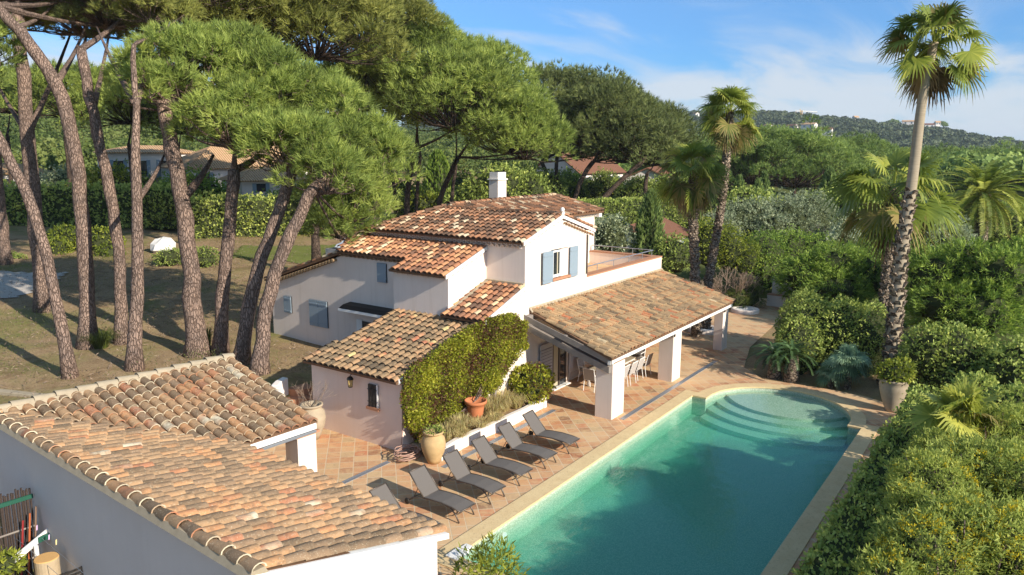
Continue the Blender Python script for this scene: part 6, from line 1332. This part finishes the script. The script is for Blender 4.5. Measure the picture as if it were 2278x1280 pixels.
pt_ = AD(103, 1240, 17.3); t = thing('wooden_stump', 'upright pale log with a sawn top beside the drying post', 'log', (pt_[0], pt_[1], 0)); MB().lathe((pt_[0], pt_[1], 0), [(.26, 0), (.25, 1.0), (.255, pt_[2]-.02)], 24).build('bark', plain('pale_log_bark', RGB(176, 156, 126), .9, .1, var=.25), t); MB().lathe((pt_[0], pt_[1], pt_[2]-.02), [(.255, 0), (.24, .02), (0, .02)], 24).build('sawn_top', plain('sawn_wood', RGB(206, 162, 104), .85, .1, var=.12), t)
pt_ = AD(168, 1290, 16.9); t = thing('folded_chair', 'dark slatted folding chair at the bottom edge by the grey wall', 'chair', (pt_[0], pt_[1], 0)); mb = MB()
for s in (-.2, .2): mb.tube([pt_+GU*s-np.array([0, 0, 1.0]), pt_+GU*s+GV*.15+np.array([0, 0, .18])], .018, 6)
mb.build('frame', M['iron'], t); mb = MB()
for i in range(7): q = pt_+GV*(.02*i)+np.array([0, 0, -.35+.08*i]); mb.prism([q-GU*.2, q+GU*.2, q+GU*.2+np.array([0, 0, .05]), q-GU*.2+np.array([0, 0, .05])], GV*.015)
mb.build('slats', M['iron'], t)
p_ = AD(4, 1262, 16.5); bush('shrub', 'yellow green rosette leaved shrub in the bottom left corner', 'shrub', [(p_[0], p_[1], p_[2], .30, .30, .26), (p_[0]-.3, p_[1]+.2, p_[2]-.25, .4, .4, .4)], 'hedge_yellow', 60, .17, .05, 330, loc=(p_[0], p_[1], 0), n=8, spread=.8)
a = AT(-20, 866); b = AT(110, 880); t = thing('garden_kerb', 'pale concrete kerb along the garden behind the pool house roof', 'kerb', a); d_ = b-a; n_ = uv2(np.cross(d_, [0, 0, 1]))*.3; MB().prism([a-np.array([0, 0, .2]), b-np.array([0, 0, .2]), b+np.array([0, 0, .06]), a+np.array([0, 0, .06])], n_).build('stone', M['mortar'], t, bevel=.02)

# thin grass and needle litter under the pines
g = np.random.default_rng(500); K = 5200; x = g.uniform(9, 44, K); y = g.uniform(24.2, 62, K); nn = np.sin(x*.55+1.3)*np.sin(y*.42-.6)+.5*np.sin(x*1.7+y*.9)
kp = nn > g.uniform(-.2, 1.1, K); x, y, nn = x[kp], y[kp], nn[kp]; C = np.array([(a, b, HT(a, b)+.07*sin(a*.9+b*.3)*cos(b*.7)+.04*sin(a*2.1)) for a, b in zip(x, y)])
inb = ~((x > 23.4) & (y < 31.5)); C = C[inb]; nn = nn[inb]
V, F, T = blades(C, np.repeat([[0, 0, 1.]], len(C), 0), 16, .13, .02, .55, g, .2+.5*np.clip(nn, 0, 1), .2, 'tri', base_j=.28); V[:, 2] = V[:, 2]
tag(mk('sparse_grass', V, F, M['grass'], None, T), 'thin patchy grass growing on the garden ground under the pines', 'grass', kind='stuff')
K = 9000; x = g.uniform(9, 44, K); y = g.uniform(24.2, 62, K); C = np.array([(a, b, HT(a, b)+.07*sin(a*.9+b*.3)*cos(b*.7)+.04*sin(a*2.1)+.015) for a, b in zip(x, y)]); C = C[~((x > 23.4) & (y < 31.5))]
a_ = g.uniform(0, 6.28, len(C)); V, F, T = blades(C, np.stack([np.cos(a_), np.sin(a_), np.full(len(C), .12)], 1), 3, .20, .03, .5, g, g.uniform(0, 1, len(C)), .2, 'leaf', base_j=.12)
tag(mk('needle_litter', V, F, M['twig'], None, T), 'fallen needles and twigs scattered under the pines', 'litter', kind='stuff')
# air
m = bpy.data.materials.new('air'); m.use_nodes = True; m.node_tree.nodes.clear(); o_ = m.node_tree.nodes.new('ShaderNodeOutputMaterial'); v_ = m.node_tree.nodes.new('ShaderNodeVolumePrincipled')
v_.inputs['Color'].default_value = (.80, .88, 1, 1); v_.inputs['Density'].default_value = .00012; m.node_tree.links.new(v_.outputs[0], o_.inputs['Volume'])
tag(MB().box(-900, 5600, -2900, 4900, -6, 118).build('haze', m), 'faint pale haze over the far hill', 'haze', kind='stuff')
